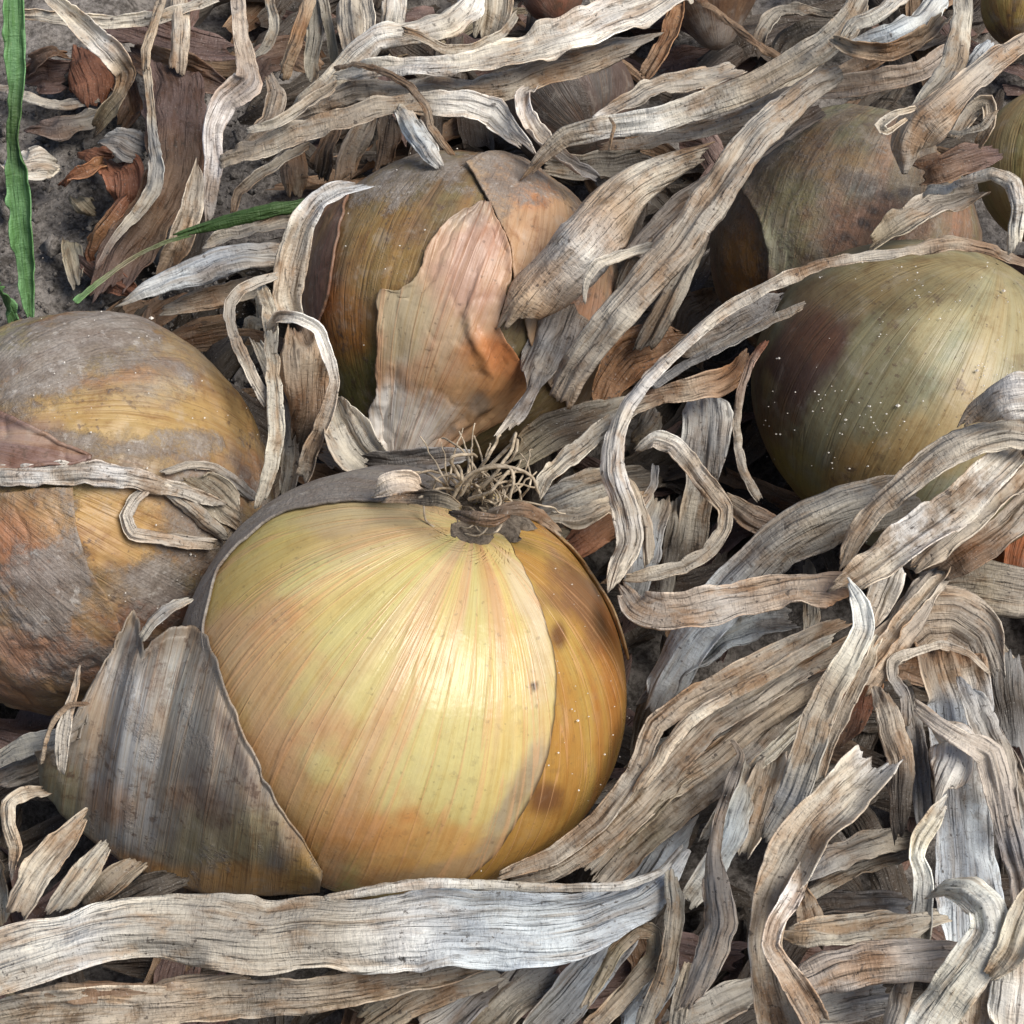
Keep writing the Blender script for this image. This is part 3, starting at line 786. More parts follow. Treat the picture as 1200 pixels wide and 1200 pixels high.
def blade(ctrl, tint, curl=None, fold=0., pleat=.14, twist=0., rag=.09, seed=0, nu=25, dens=1., gap=.0006, push=True, wob=1., face=.5, tips=(.3, .3), rollv=0., kink=.6):
    """ctrl rows: world x, y, z, width (m), twist (deg) -> verts, faces, colours, grain"""
    rng = np.random.default_rng(seed + 1000)
    q, L = spline(ctrl, 12)
    wm = max(np.mean([c[3] for c in ctrl]), .0008)
    nv = int(np.clip(L / .00085 * dens, 16, 190))
    q, L = spline(ctrl, nv)
    c_ = np.asarray(ctrl, float)
    l_ = np.r_[0, np.cumsum(np.linalg.norm(np.diff(c_[:, :3], axis=0), axis=1))]
    lin = np.stack([np.interp(np.linspace(0, l_[-1], nv), l_, c_[:, k]) for k in range(3)], 1)
    q[:, :3] = q[:, :3] * (1 - kink) + lin * kink
    v = np.linspace(0, L, nv)
    cen, w, tw = q[:, :3].copy(), np.maximum(q[:, 3], .0002), np.radians(q[:, 4])
    sd = int(rng.integers(1 << 20))
    for k in range(3):                                             # the midline wanders a little
        cen[:, k] += wob * wm * (.10 * n1(v / wm, .55, sd + k) + .035 * (1 - 2 * np.abs(n1(v / wm, 1.1, sd + 50 + k))))
    T_ = nrm(np.gradient(cen, axis=0))
    view = nrm(CAMP - cen.mean(0))
    ref = nrm(view * face + np.array([0, 0, 1.]) * (1 - face) + rng.normal(0, .12, 3))
    N = nrm(ref - T_ * (T_ @ ref)[:, None])
    B = np.cross(T_, N)
    tw = tw + math.radians(twist) + .42 * wob * n1(v / wm, .30, sd + 5) + .20 * n1(v / wm, 1.1, sd + 6)
    c, s_ = np.cos(tw)[:, None], np.sin(tw)[:, None]
    B, N = B * c + N * s_, N * c - B * s_
    s = np.linspace(-1, 1, nu)
    for e in (v, L - v):                                           # ends narrow a little before they tear off
        w = w * (.85 + .15 * sstep(0, .6, e / wm))
    if curl is None: curl = rng.uniform(.4, 1.0) * (1 if rng.random() < .5 else -1)
    curl = curl * .8
    fold = fold + rng.uniform(.08, .30) * (1 if rng.random() < .5 else -1)
    A = curl * (1 + .45 * n1(v / wm, .35, sd + 7)) + rollv * n1(v / wm, .6, sd + 15)
    A = np.where(np.abs(A) < .06, .06, A)
    wl = w * (1 + rag * (n1(v / wm, 1.4, sd + 8) + .5 * n1(v / wm, 4.5, sd + 9) - .22 * np.exp(-(n1(v / wm, 1.7, sd + 41) / .07) ** 2)))
    wr = w * (1 + rag * (n1(v / wm, 1.4, sd + 10) + .5 * n1(v / wm, 4.5, sd + 11) - .22 * np.exp(-(n1(v / wm, 1.7, sd + 43) / .07) ** 2)))
    half = np.where(s[None] < 0, wl[:, None], wr[:, None]) * .5
    ang = s[None] * A[:, None]
    nf = np.where(np.abs(A) < math.pi / 2, np.abs(np.sin(A)), 1)[:, None]
    X = half * np.sin(np.abs(ang)) * np.sign(s)[None] / nf
    Y = half * (1 - np.cos(ang)) / nf * np.sign(A)[:, None]
    Y = Y - Y.mean(1, keepdims=True)
    SS, VV = np.meshgrid(s, v / wm)
    ph = rng.uniform(0, 50)
    nz = vnoise(np.stack([SS.ravel() * 1.5 + ph, VV.ravel() * .40, SS.ravel() * 0 + ph], 1), sd + 12).reshape(SS.shape)
    nz2 = vnoise(np.stack([SS.ravel() * 5.2 + ph, VV.ravel() * .45, SS.ravel() * 0], 1), sd + 13).reshape(SS.shape)
    nz3 = vnoise(np.stack([SS.ravel() * 1.3 + ph, VV.ravel() * 1.5, SS.ravel() * 0], 1), sd + 14).reshape(SS.shape)
    wid = w[:, None]
    Y = Y + wid * (pleat * ((1 - 2 * np.abs(nz)) - .3) + pleat * .28 * (1 - 2 * np.abs(nz2)) + .05 * nz3 + .17 * nz3 * SS ** 4)
    s0 = .25 * n1(v / wm, .3, sd + 16)[:, None] + rng.uniform(-.3, .3)
    hem = rng.uniform(.05, .16) * (1 if rng.random() < .6 else -1)
    Y = Y + wid * hem * np.abs(SS) ** 6 * (1 + .8 * nz3)
    Y = Y + wid * fold * (np.abs(SS - s0) - .4)
    V = cen[:, None] + B[:, None] * X[..., None] + N[:, None] * Y[..., None]
    for e, side in ((tips[0], 0), (tips[1], -1)):                  # torn, uneven ends
        if e:
            k = max(4, nv // 12)
            j = e * wm * (n1(s, 2.1, sd + 21 + side) + .6 * n1(s, 6, sd + 23 + side) + 1.3 * s * math.sin(sd + side))
            for i in range(k):
                idx = i if side == 0 else nv - 1 - i
                V[idx] += T_[idx] * (j * (1 - i / k))[:, None] * (-1 if side == 0 else 1)
    V = V.reshape(-1, 3)
    if push: V = push_out(V, gap)
    V[:, 2] = np.maximum(V[:, 2], floor_z(V) + .0004 + .0003 * (nz.ravel() + 1))
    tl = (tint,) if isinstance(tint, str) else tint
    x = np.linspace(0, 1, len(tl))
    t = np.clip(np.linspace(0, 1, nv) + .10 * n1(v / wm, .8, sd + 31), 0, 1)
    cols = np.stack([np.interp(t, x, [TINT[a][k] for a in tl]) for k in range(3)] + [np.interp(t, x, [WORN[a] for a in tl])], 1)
    cols[:, :3] *= rng.uniform(.90, 1.10) * (1 + rng.normal(0, .008, 3))
    cols = np.repeat(cols, nu, 0)
    cols[:, :3] *= (1 + (.38 * np.abs(SS) ** 9 - .06 * (1 - SS ** 2)).ravel())[:, None]   # dry margins are bleached
    grain = np.stack([(np.arcsin(np.clip(SS, -1, 1)) * 0 + SS * w[:, None] * 50 + ph).ravel(), np.repeat(v * 100, nu), np.full(SS.size, ph * 3.7)], 1)
    return V, grid_faces(nu, nv), cols, grain, nv

def floor_z(V):
    """the bed is hollow under the tangle, level at the bare soil in the upper left"""
    px, py, _ = proj(V)
    return -.020 * sstep(90, 260, px + .35 * np.maximum(py - 330, 0) + .1 * np.minimum(py, 0))

LABELS = {}
NLEAF = [0]
def leaf(label, tint, pts, name='dry_leaf', group='withered onion leaves in the tangle', cat='leaf', mat=None, thick=.0002, **kw):
    """pts: (x, y, width px, height mm [, twist]); a height given as (lift,) lies that many mm off the bulb it covers"""
    assert label not in LABELS, label
    nw = len(label.split())
    assert 4 <= nw <= 16, (nw, label)
    LABELS[label] = 1
    rows = []
    for p in pts:
        x, y, w, z = p[:4]
        if isinstance(z, tuple):
            h = surface_hit([x], [y])[0]
            if np.isnan(h[0]):
                h = P(x, y, z[1] if len(z) > 1 else 20.)
            h = h - nrm(ray(x, y)) * z[0] / 1000
        else:
            h = P(x, y, z)
        d = (h - CAMP) @ DV
        rows.append([*h, w * d / FPX, p[4] if len(p) > 4 else 0.])
    NLEAF[0] += 1
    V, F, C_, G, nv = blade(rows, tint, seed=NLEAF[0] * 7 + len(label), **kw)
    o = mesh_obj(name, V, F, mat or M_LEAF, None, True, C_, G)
    recenter(o)
    md = o.modifiers.new('thickness', 'SOLIDIFY'); md.thickness = thick; md.offset = 0
    tag(o, label, cat, group)
    return o
# ------------------------------------------------------------------ the leaves, one by one
# upper left corner
leaf('thin pale leaf lying level along the top left edge', 'cream', [(22, 16, 12, 26), (80, 23, 16, 26), (130, 26, 16, 27), (190, 19, 15, 29), (255, -4, 14, 32)], curl=.9)
leaf('pale leaf bending down to a shrivelled brown tip beside the grass blade', ('cream', 'cream', 'white', 'tan', 'olive', 'dark'), [(50, -8, 14, 38), (75, 13, 20, 36), (103, 38, 27, 33), (132, 64, 29, 29), (148, 86, 24, 24), (143, 108, 16, 20), (127, 130, 20, 15), (112, 152, 12, 10)], curl=.8, rag=.15)
leaf('flat grey leaf lying on the soil right of the grass blade', ('grey', 'cream', 'grey'), [(-6, 102, 12, 5), (18, 108, 14, 6), (45, 118, 17, 7), (77, 122, 16, 8), (116, 116, 6, 9)], curl=-.8)
leaf('red brown flat scrap of leaf near the top left soil', 'red', [(92, 52, 14, 10), (97, 75, 44, 12), (108, 96, 50, 12), (110, 118, 30, 9)], name='leaf_scrap', curl=.5, tips=(.3, .3), pleat=.04)
leaf('small curled brown leaf left of the red brown scrap', ('brown', 'mauve'), [(80, 66, 12, 12), (62, 62, 16, 15), (45, 70, 18, 14), (32, 86, 14, 8)], curl=1.3)
leaf('mauve brown crumpled scrap below the small curled brown leaf', 'mauve', [(35, 95, 30, 6), (55, 90, 46, 8), (78, 88, 40, 7)], name='leaf_scrap', curl=.6)
leaf('thin yellowish stem running down from the top left edge', 'tan', [(192, -8, 11, 34), (180, 28, 11, 33), (171, 58, 11, 31), (171, 82, 10, 28)], curl=-1.4, pleat=.04)
leaf('straight streaked tan leaf right of the thin yellowish stem', ('tan', 'cream', 'tan'), [(212, -10, 21, 30), (211, 35, 22, 29), (207, 84, 20, 24)], curl=-1.1, tips=(0, .2))
leaf('tall pale leaf with a folded knee hanging from the top left', ('tan', 'cream', 'tan', 'white', 'white', 'cream'), [(277, -8, 17, 44), (281, 35, 18, 44), (288, 74, 26, 43), (291, 96, 36, 41), (264, 118, 32, 38), (250, 148, 26, 35), (251, 185, 23, 31), (247, 225, 18, 26), (245, 258, 10, 22)], curl=1.1, fold=.15, wob=.6)
leaf('short grey leaf curling left behind the folded knee leaf', 'grey', [(315, -6, 11, 30), (321, 30, 12, 29), (312, 56, 12, 26), (296, 70, 8, 24)], curl=.9)
leaf('golden brown narrow leaf hanging at the top left of centre', ('tan', 'copper', 'tan'), [(364, -6, 16, 36), (355, 24, 16, 35), (345, 52, 17, 33), (331, 88, 14, 28)], curl=-1.1)
leaf('narrow grey leaf beside the golden brown hanging one', 'grey', [(371, -6, 20, 32), (367, 40, 19, 31), (364, 92, 17, 26)], curl=-1.0)
leaf('thin grey brown leaf right of the narrow grey hanging one', ('grey', 'olive'), [(377, -6, 11, 34), (386, 36, 12, 33), (392, 74, 11, 29)], curl=1.)
leaf('wide mauve brown dead leaf slumped between soil and tangle', ('mauve', 'mauve', 'brown', 'mauve'), [(198, 76, 56, 21), (207, 100, 72, 22), (208, 142, 70, 22), (204, 190, 66, 20), (188, 228, 66, 18), (163, 268, 70, 15), (143, 302, 58, 12), (124, 348, 40, 8)], curl=.7, pleat=.10, wob=.9, rag=.2)
leaf('grey lilac rolled edge of leaf along the mauve brown dead one', ('tan', 'grey', 'slate', 'grey', 'mauve'), [(172, 78, 10, 26), (176, 120, 9, 26), (179, 160, 12, 26), (184, 195, 18, 25), (180, 222, 20, 23), (160, 250, 14, 21), (132, 283, 8, 19), (114, 315, 6, 16)], curl=-1.2, wob=.5)
leaf('pointed beige leaf standing over the mauve brown dead one', ('tan', 'cream', 'tan', 'brown'), [(230, 192, 4, 36), (229, 215, 18, 35), (224, 244, 26, 33), (210, 280, 28, 29), (188, 328, 16, 22)], curl=.8)
leaf('grey brown short leaf under the folded knee leaf', ('grey', 'tan'), [(314, 88, 14, 34), (324, 112, 22, 33), (318, 138, 24, 31), (300, 157, 24, 29), (284, 172, 14, 26)], curl=-.8)
leaf('thin curly brown leaf above the dark green blade', ('brown', 'grey', 'tan'), [(273, 250, 7, 24), (281, 226, 11, 27), (303, 206, 12, 30), (330, 190, 12, 32), (362, 172, 10, 34)], curl=1.2)
leaf('stubby orange brown leaf stump left above the torn onion', ('copper', 'tan'), [(344, 180, 30, 24), (346, 205, 32, 22), (348, 232, 24, 18)], curl=-.9, tips=(.2, .3))
leaf('dark grey leaf just below the dark green blade', ('cream', 'grey'), [(239, 287, 10, 30), (262, 279, 17, 31), (290, 272, 19, 32), (325, 261, 20, 33), (362, 255, 16, 33)], curl=.9)
leaf('broad blue grey leaf pointing left above the left onion', ('grey', 'blue', 'blue', 'grey'), [(142, 356, 6, 34), (170, 342, 20, 36), (205, 326, 32, 37), (250, 308, 36, 38), (295, 300, 34, 38), (335, 298, 30, 37)], curl=-.8, fold=.1)
leaf('brown grey leaf tucked below the broad blue grey one', ('grey', 'brown', 'grey'), [(188, 366, 12, 28), (222, 356, 24, 29), (258, 347, 26, 29), (305, 336, 26, 28)], curl=.8)
leaf('lilac grey scrap of leaf stuck beside the mauve brown leaf', 'slate', [(118, 164, 10, 16), (134, 162, 34, 19), (152, 172, 44, 19), (170, 180, 32, 17)], name='leaf_scrap', curl=-.9)
leaf('white flaky leaf crumbs heap behind the grass blade', ('white', 'cream'), [(12, 190, 34, 6), (30, 194, 46, 9), (48, 192, 44, 9), (64, 196, 20, 5)], name='leaf_scrap', curl=-1., pleat=.22, tips=(.4, .4))
leaf('dark red curled scrap at the middle of the soil edge', ('red', 'copper'), [(74, 218, 10, 12), (84, 207, 14, 15), (104, 201, 18, 16), (120, 194, 14, 14)], name='leaf_scrap', curl=1.3, pleat=.2)
leaf('deep red crumpled scrap beneath the lilac grey one', 'red', [(128, 188, 22, 12), (145, 205, 46, 15), (148, 226, 44, 14), (150, 246, 24, 10)], name='leaf_scrap', curl=.8, pleat=.2)
leaf('rust red rolled leaf leaning on the foot of the mauve leaf', ('red', 'copper', 'red'), [(148, 232, 14, 17), (132, 250, 20, 17), (114, 272, 20, 14), (103, 297, 16, 9), (108, 318, 8, 6)], name='leaf_scrap', curl=-1.3)
leaf('small pale green grey leaf flake on the soil', ('olive', 'grey'), [(82, 282, 20, 5), (84, 305, 24, 6), (92, 330, 18, 5)], name='leaf_scrap', curl=.8)
leaf('greenish crumb of leaf in the middle of the soil edge', 'olive', [(90, 232, 18, 6), (98, 240, 26, 8), (108, 248, 16, 6)], name='leaf_scrap', curl=-.8, pleat=.2)
leaf('grey brown leaf lying flat under the flat grey one', ('mauve', 'grey'), [(40, 150, 22, 5), (70, 150, 36, 6), (100, 140, 30, 7), (122, 130, 16, 8)], curl=.5)
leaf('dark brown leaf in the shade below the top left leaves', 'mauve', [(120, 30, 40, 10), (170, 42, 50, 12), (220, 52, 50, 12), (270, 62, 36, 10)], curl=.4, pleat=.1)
# green blades
leaf('bright green grass blade rising along the left edge', ('green', 'green', 'green', 'dgreen', 'green', 'green'), [(36, 372, 8, 2), (33, 335, 17, 8), (29, 280, 25, 17), (23, 215, 27, 27), (18, 165, 16, 35, 30), (18, 130, 15, 40), (20, 95, 20, 45), (19, 45, 24, 52), (17, -14, 22, 60)], name='grass_blade', group='green grass blades', cat='grass', mat=M_GREEN, curl=.5, pleat=.05, rag=.02, wob=.12, kink=0, thick=.00025)
leaf('short green grass shoot in the bottom corner of the soil', 'green', [(16, 380, 10, 2), (10, 362, 15, 7), (4, 347, 13, 13), (-6, 332, 8, 20)], name='grass_blade', group='green grass blades', cat='grass', mat=M_GREEN, curl=.7, pleat=.05, rag=.03, wob=.3, thick=.00025)
leaf('dark green leaf lying level above the left onion', 'dgreen', [(206, 276, 4, 37), (232, 268, 10, 38), (265, 258, 15, 40), (318, 246, 16, 42), (370, 236, 12, 42)], name='green_leaf', group=None, cat='leaf', mat=M_GREEN, curl=-.6, pleat=.05, rag=.04, wob=.4)
leaf('thin green grass stem curving down over the left onion top', ('dgreen', 'olive', 'green'), [(222, 276, 4, 37), (196, 283, 4, 38), (165, 297, 4, 38), (138, 314, 5, 38), (113, 333, 6, 38), (88, 354, 8, 40)], name='grass_blade', group='green grass blades', cat='grass', mat=M_GREEN, curl=.9, pleat=.04, rag=.03, wob=.3)
# left of and over the torn onion
leaf('pale leaf bending down the left side of the torn onion', ('blue', 'white', 'cream', 'tan', 'cream'), [(424, 217, 10, 66), (400, 222, 20, 66), (374, 236, 26, 65), (354, 262, 32, 62), (343, 300, 37, 58), (336, 345, 34, 54), (344, 378, 20, 50)], curl=.9, wob=.5, push=True)
leaf('narrow looping leaf with a square bend left of the torn onion', ('cream', 'grey', 'cream'), [(324, 324, 9, 60), (302, 330, 12, 61), (280, 341, 13, 61), (268, 358, 14, 60), (270, 385, 13, 60), (280, 408, 14, 60), (294, 438, 14, 60), (312, 470, 16, 58)], curl=1.)
leaf('long thin grey leaf falling between the left and torn onions', ('cream', 'grey', 'cream', 'grey'), [(306, 334, 14, 58), (315, 365, 18, 60), (317, 400, 17, 60), (320, 450, 19, 60), (324, 500, 20, 58), (318, 548, 18, 54), (305, 592, 12, 50)], curl=-1.1)
leaf('arched cream leaf rim above the brown skin pocket', ('cream', 'white', 'tan', 'grey'), [(318, 388, 12, 62), (328, 373, 14, 66), (350, 375, 14, 68), (370, 386, 14, 67), (382, 410, 14, 64), (392, 450, 13, 60), (376, 505, 18, 54), (354, 560, 18, 46)], curl=1.)
leaf('brown crumpled leaf pocket between the left and torn onions', ('brown', 'tan', 'brown', 'dark'), [(350, 384, 40, 55), (360, 415, 56, 56), (362, 455, 54, 52), (356, 495, 36, 47), (348, 525, 22, 42)], curl=-.9, pleat=.22)
leaf('small grey brown leaf strip behind the long thin grey one', 'grey', [(300, 400, 12, 44), (318, 440, 16, 44), (336, 480, 20, 42), (342, 530, 22, 38), (335, 580, 20, 36)], curl=.8)
leaf('ragged grey skin shreds at the neck of the torn onion', ('grey', 'cream', 'grey'), [(392, 470, 20, 50), (404, 500, 42, 52), (418, 525, 56, 52), (440, 548, 40, 50)], name='leaf_scrap', curl=.8, pleat=.2, tips=(.4, .4))
leaf('grey shrivelled leaf wedged behind the root tuft', ('grey', 'dark'), [(380, 535, 26, 46), (420, 548, 34, 48), (460, 552, 30, 50), (510, 552, 22, 52)], curl=-.9, pleat=.2)
leaf('small buff flake of skin left of the root tuft', ('cream', 'tan'), [(440, 578, 14, 72), (455, 568, 26, 74), (478, 566, 26, 74), (495, 574, 12, 72)], name='leaf_scrap', curl=-.7, tips=(.3, .3))
leaf('dark crumbling leaf bits between root tuft and torn onion', ('dark', 'slate'), [(430, 545, 18, 56), (470, 545, 30, 58), (510, 540, 26, 58), (545, 535, 16, 58)], name='leaf_scrap', curl=.9, pleat=.25, tips=(.3, .3))
# top middle
leaf('grey leaf hanging at the top edge left of centre', 'grey', [(408, -8, 32, 40), (412, 30, 32, 39), (417, 66, 28, 36)], curl=-.9)
leaf('white grey leaf stub beside the hanging grey leaf at top', ('white', 'grey'), [(461, -8, 28, 44), (460, 15, 28, 43), (456, 42, 24, 40)], curl=-1.)
leaf('wide grey white leaf arching from the knot towards the top', ('grey', 'cream', 'white', 'cream', 'white'), [(330, 140, 14, 40), (350, 120, 26, 46), (385, 95, 32, 50), (415, 62, 34, 54), (440, 42, 32, 56), (480, 36, 30, 56), (522, 24, 34, 55), (560, -8, 34, 54)], curl=-1., fold=.12)
leaf('crumpled beige leaf end at the top right of centre', ('cream', 'grey'), [(580, -10, 48, 52), (578, 16, 46, 50), (566, 42, 30, 46)], curl=.8, pleat=.2)
leaf('slim tan leaf sagging below the crumpled beige end', ('tan', 'cream', 'grey'), [(472, 36, 12, 60), (497, 46, 12, 60), (520, 58, 13, 59), (552, 58, 12, 57), (588, 40, 10, 54), (606, 18, 8, 52)], curl=1.1)
leaf('broad cream leaf running from top right down to the knot', ('cream', 'white', 'cream', 'white', 'cream'), [(812, -22, 44, 64), (770, 0, 48, 66), (733, 18, 52, 66), (667, 44, 50, 66), (600, 64, 44, 65), (545, 76, 32, 64), (480, 78, 26, 62), (430, 84, 22, 58), (392, 92, 14, 52)], curl=-.8, pleat=.13, wob=.6)
leaf('ragged ended cream leaf lying under the broad cream one', ('cream', 'tan', 'cream', 'grey', 'tan'), [(766, 46, 8, 58), (735, 55, 24, 58), (700, 66, 32, 58), (640, 84, 34, 58), (587, 101, 34, 58), (533, 106, 30, 57), (480, 102, 28, 56), (420, 106, 26, 53), (365, 122, 22, 48), (330, 138, 14, 44)], curl=.9, pleat=.14, tips=(.4, 0))
leaf('thin brown stalk arching over the leaf knot and down', ('tan', 'brown', 'tan'), [(392, 80, 6, 62), (415, 76, 8, 66), (445, 82, 8, 70), (478, 99, 9, 72), (498, 124, 9, 72), (506, 150, 9, 69), (530, 182, 7, 64)], curl=-1.4, pleat=.03)
leaf('long tan leaf running level with a ragged right tip', ('tan', 'cream', 'tan', 'grey', 'white', 'white'), [(256, 190, 20, 44), (300, 178, 28, 48), (350, 158, 30, 52), (405, 141, 28, 56), (440, 128, 26, 57), (490, 122, 26, 58), (545, 122, 32, 58), (578, 134, 36, 56), (594, 152, 26, 54), (614, 174, 12, 52)], curl=-.9, pleat=.12, tips=(0, .5))
leaf('short blue grey leaf resting on top of the torn onion', ('cream', 'blue', 'white'), [(466, 124, 16, 58), (478, 140, 24, 60), (492, 162, 26, 60), (506, 182, 22, 60), (516, 196, 14, 58)], curl=-1.1)
leaf('beige brown leaf falling left of the torn onion top', ('grey', 'tan', 'brown'), [(435, 132, 24, 46), (425, 155, 28, 45), (412, 180, 28, 42), (402, 212, 22, 38)], curl=-.8)
leaf('dark brown leaf behind the short blue grey one', ('dark', 'brown'), [(460, 138, 20, 36), (455, 165, 26, 35), (448, 198, 22, 32)], curl=.8)
leaf('dark leaf in the gap left of the beige brown one', ('brown', 'dark'), [(392, 148, 22, 36), (382, 176, 26, 34), (376, 210, 26, 30)], curl=.7)
leaf('curling grey leaf strip above the torn onion with a pale bend', ('grey', 'white', 'cream', 'grey', 'slate'), [(622, 104, 12, 58), (612, 112, 16, 60), (615, 136, 19, 60), (632, 162, 20, 59), (664, 191, 18, 57), (698, 210, 12, 54)], curl=1.)
leaf('grey leaf lying level behind the curling grey strip', ('grey', 'dark'), [(640, 196, 22, 46), (680, 200, 30, 46), (720, 196, 34, 46), (760, 190, 30, 46)], curl=.7)
leaf('cream twisted leaf rising from the torn onion to the top right', ('tan', 'cream', 'white', 'cream', 'tan', 'cream', 'grey'), [(618, 204, 8, 58), (638, 182, 16, 62), (665, 160, 24, 66), (715, 150, 28, 68), (767, 143, 30, 70), (820, 124, 32, 72), (890, 96, 34, 76), (940, 68, 36, 80), (988, 34, 34, 84), (1012, -6, 26, 86)], curl=-1., pleat=.13, wob=.6)
leaf('grey white leaf ending in a flat cream stub at the top', ('white', 'grey', 'grey', 'cream', 'cream'), [(696, 142, 10, 58), (733, 120, 22, 60), (783, 100, 26, 60), (826, 92, 28, 60), (860, 84, 26, 58)], curl=-.9, tips=(0, .25))
leaf('brownish second strand under the cream twisted leaf', ('tan', 'grey', 'tan', 'brown'), [(706, 172, 14, 58), (760, 164, 20, 60), (808, 155, 22, 62), (855, 142, 22, 64), (900, 122, 22, 67), (960, 98, 24, 70), (1030, 66, 22, 74)], curl=.9)
leaf('orange brown leaf stalk beside the hanging grey neck at top', ('copper', 'brown'), [(793, 6, 20, 40), (786, 40, 22, 40), (772, 66, 22, 38), (755, 92, 16, 35)], curl=-1.)
leaf('pencil thin russet stem at the top centre right', 'brown', [(815, -6, 11, 70), (860, 28, 11, 71), (887, 50, 12, 71), (916, 69, 10, 69)], curl=-1.4, pleat=.03)
leaf('crooked dark grey leaf at the top behind the russet stem', ('dark', 'grey', 'dark'), [(885, 62, 14, 50), (893, 36, 17, 52), (912, 17, 17, 53), (940, 13, 16, 54), (975, 18, 12, 54)], curl=1.)
leaf('second dark curved leaf under the crooked dark grey one', 'dark', [(905, 70, 18, 44), (920, 45, 22, 46), (950, 32, 22, 48), (990, 30, 18, 48)], curl=-.9)
leaf('broad brown cream peel folded over the right of the torn onion', ('tan', 'cream', 'peach', 'white', 'peach', 'tan'), [(830, 176, 22, 66), (795, 188, 30, 67), (748, 212, 48, 67), (715, 244, 68, 66), (680, 283, 78, 64), (640, 326, 74, (11,)), (612, 358, 52, (7,)), (594, 382, 26, (4,))], name='dry_leaf', curl=-.5, pleat=.05, rag=.06, wob=.2, kink=.1)
leaf('grey lilac sheath narrowing to a stalk right of the torn onion', ('tan', 'slate', 'grey', 'slate', 'cream'), [(665, 352, 110, (3,)), (655, 385, 92, (4,)), (640, 415, 62, (5,)), (629, 440, 30, 44), (624, 458, 15, 45), (610, 482, 19, 46), (592, 506, 15, 47)], curl=-.7, pleat=.10, wob=.3)
leaf('curly beige tendril below the broad brown cream peel', 'cream', [(764, 288, 10, 64), (733, 297, 13, 66), (702, 309, 13, 66), (689, 326, 9, 64), (685, 340, 6, 62), (684, 355, 3, 60)], curl=-.9)
leaf('wire thin tan tendril crossing the cream twisted leaf', 'tan', [(715, 138, 3, 78), (720, 148, 3, 79), (716, 162, 3, 78), (714, 176, 2, 76)], name='tendril', curl=-1.4, pleat=0, rag=.02, wob=.2)
leaf('long broad grey leaf sloping down right of the torn onion', ('grey', 'grey', 'cream', 'grey', 'cream', 'tan', 'cream', 'grey', 'brown'), [(985, 84, 24, 82), (947, 104, 32, 82), (905, 140, 40, 82), (883, 162, 42, 81), (850, 207, 44, 79), (820, 247, 46, 76), (790, 292, 44, 72), (752, 334, 44, 68), (718, 372, 42, 64), (690, 410, 38, 58), (668, 440, 40, 53), (654, 470, 42, 48)], curl=-.7, pleat=.10, wob=.5, tips=(0, .35))
leaf('grey beige leaf running right behind the long broad grey one', ('grey', 'tan', 'grey'), [(940, 108, 22, 70), (985, 102, 28, 72), (1030, 96, 28, 74), (1080, 84, 26, 76), (1120, 58, 20, 78)], curl=.9)
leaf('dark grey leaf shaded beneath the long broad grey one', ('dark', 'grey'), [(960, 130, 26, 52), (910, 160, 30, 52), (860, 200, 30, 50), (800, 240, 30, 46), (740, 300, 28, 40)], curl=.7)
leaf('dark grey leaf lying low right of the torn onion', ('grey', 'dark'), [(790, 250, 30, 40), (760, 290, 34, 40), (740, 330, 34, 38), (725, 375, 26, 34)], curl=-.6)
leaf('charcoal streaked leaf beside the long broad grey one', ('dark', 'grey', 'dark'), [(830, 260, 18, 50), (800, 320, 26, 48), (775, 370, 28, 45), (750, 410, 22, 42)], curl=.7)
# top right
leaf('blue white leaf fold in the knot at the top right', ('blue', 'white', 'blue', 'blue'), [(1104, -8, 26, 90), (1078, 24, 34, 92), (1042, 42, 34, 92), (1008, 52, 20, 90)], curl=-.9, pleat=.14)
leaf('white leaf strand rolling over beside the blue white fold', ('white', 'cream'), [(1060, -8, 20, 94), (1030, 14, 22, 94), (1002, 26, 20, 92), (988, 44, 12, 90)], curl=-1.)
leaf('brown tan leaf looping under the blue white fold', ('tan', 'brown', 'tan'), [(1108, 20, 14, 92), (1082, 46, 19, 92), (1042, 62, 20, 91), (1002, 58, 18, 90), (976, 46, 10, 88)], curl=1.)
leaf('upright cream grey leaf in the top right corner area', ('grey', 'cream', 'grey', 'cream'), [(1127, -10, 23, 98), (1126, 33, 27, 98), (1120, 67, 29, 97), (1102, 99, 26, 96), (1070, 128, 14, 94)], curl=-.9)
leaf('tan spoon shaped leaf hanging over the dull brown onion', ('tan', 'tan', 'grey', 'tan', 'tan', 'grey'), [(1215, 40, 24, 100), (1165, 70, 30, 101), (1133, 97, 32, 101), (1105, 122, 42, 100), (1078, 147, 58, 97), (1066, 170, 46, 94), (1062, 190, 24, 91), (1060, 204, 8, 89)], curl=-.9, pleat=.035, wob=.15, rag=.03, tips=(0, 0), kink=0)
leaf('rolled pale lip at the left of the spoon shaped leaf', ('tan', 'cream', 'tan'), [(1072, 128, 6, 102), (1046, 136, 10, 102), (1031, 148, 12, 101), (1040, 156, 7, 100), (1062, 140, 4, 101)], name='dry_leaf', curl=1.2, pleat=.03, rag=.03, wob=.2)
leaf('small blue leaf corner behind the spoon shaped leaf', ('blue', 'slate'), [(1160, 50, 14, 92), (1144, 66, 18, 92), (1132, 84, 12, 90)], curl=-.8)
leaf('white hooked leaf in front of the far right onion', ('cream', 'white', 'cream', 'white', 'cream'), [(1093, 221, 26, 92), (1110, 218, 18, 96), (1130, 211, 14, 100), (1162, 201, 16, 103), (1188, 212, 20, 103), (1194, 240, 15, 101), (1191, 268, 17, 98), (1190, 290, 20, 96)], curl=-.9, wob=.4)
leaf('thin grey leaf left of the far right onion', 'grey', [(1110, 154, 9, 84), (1130, 154, 10, 86), (1152, 148, 10, 88), (1165, 130, 8, 90)], curl=1.)
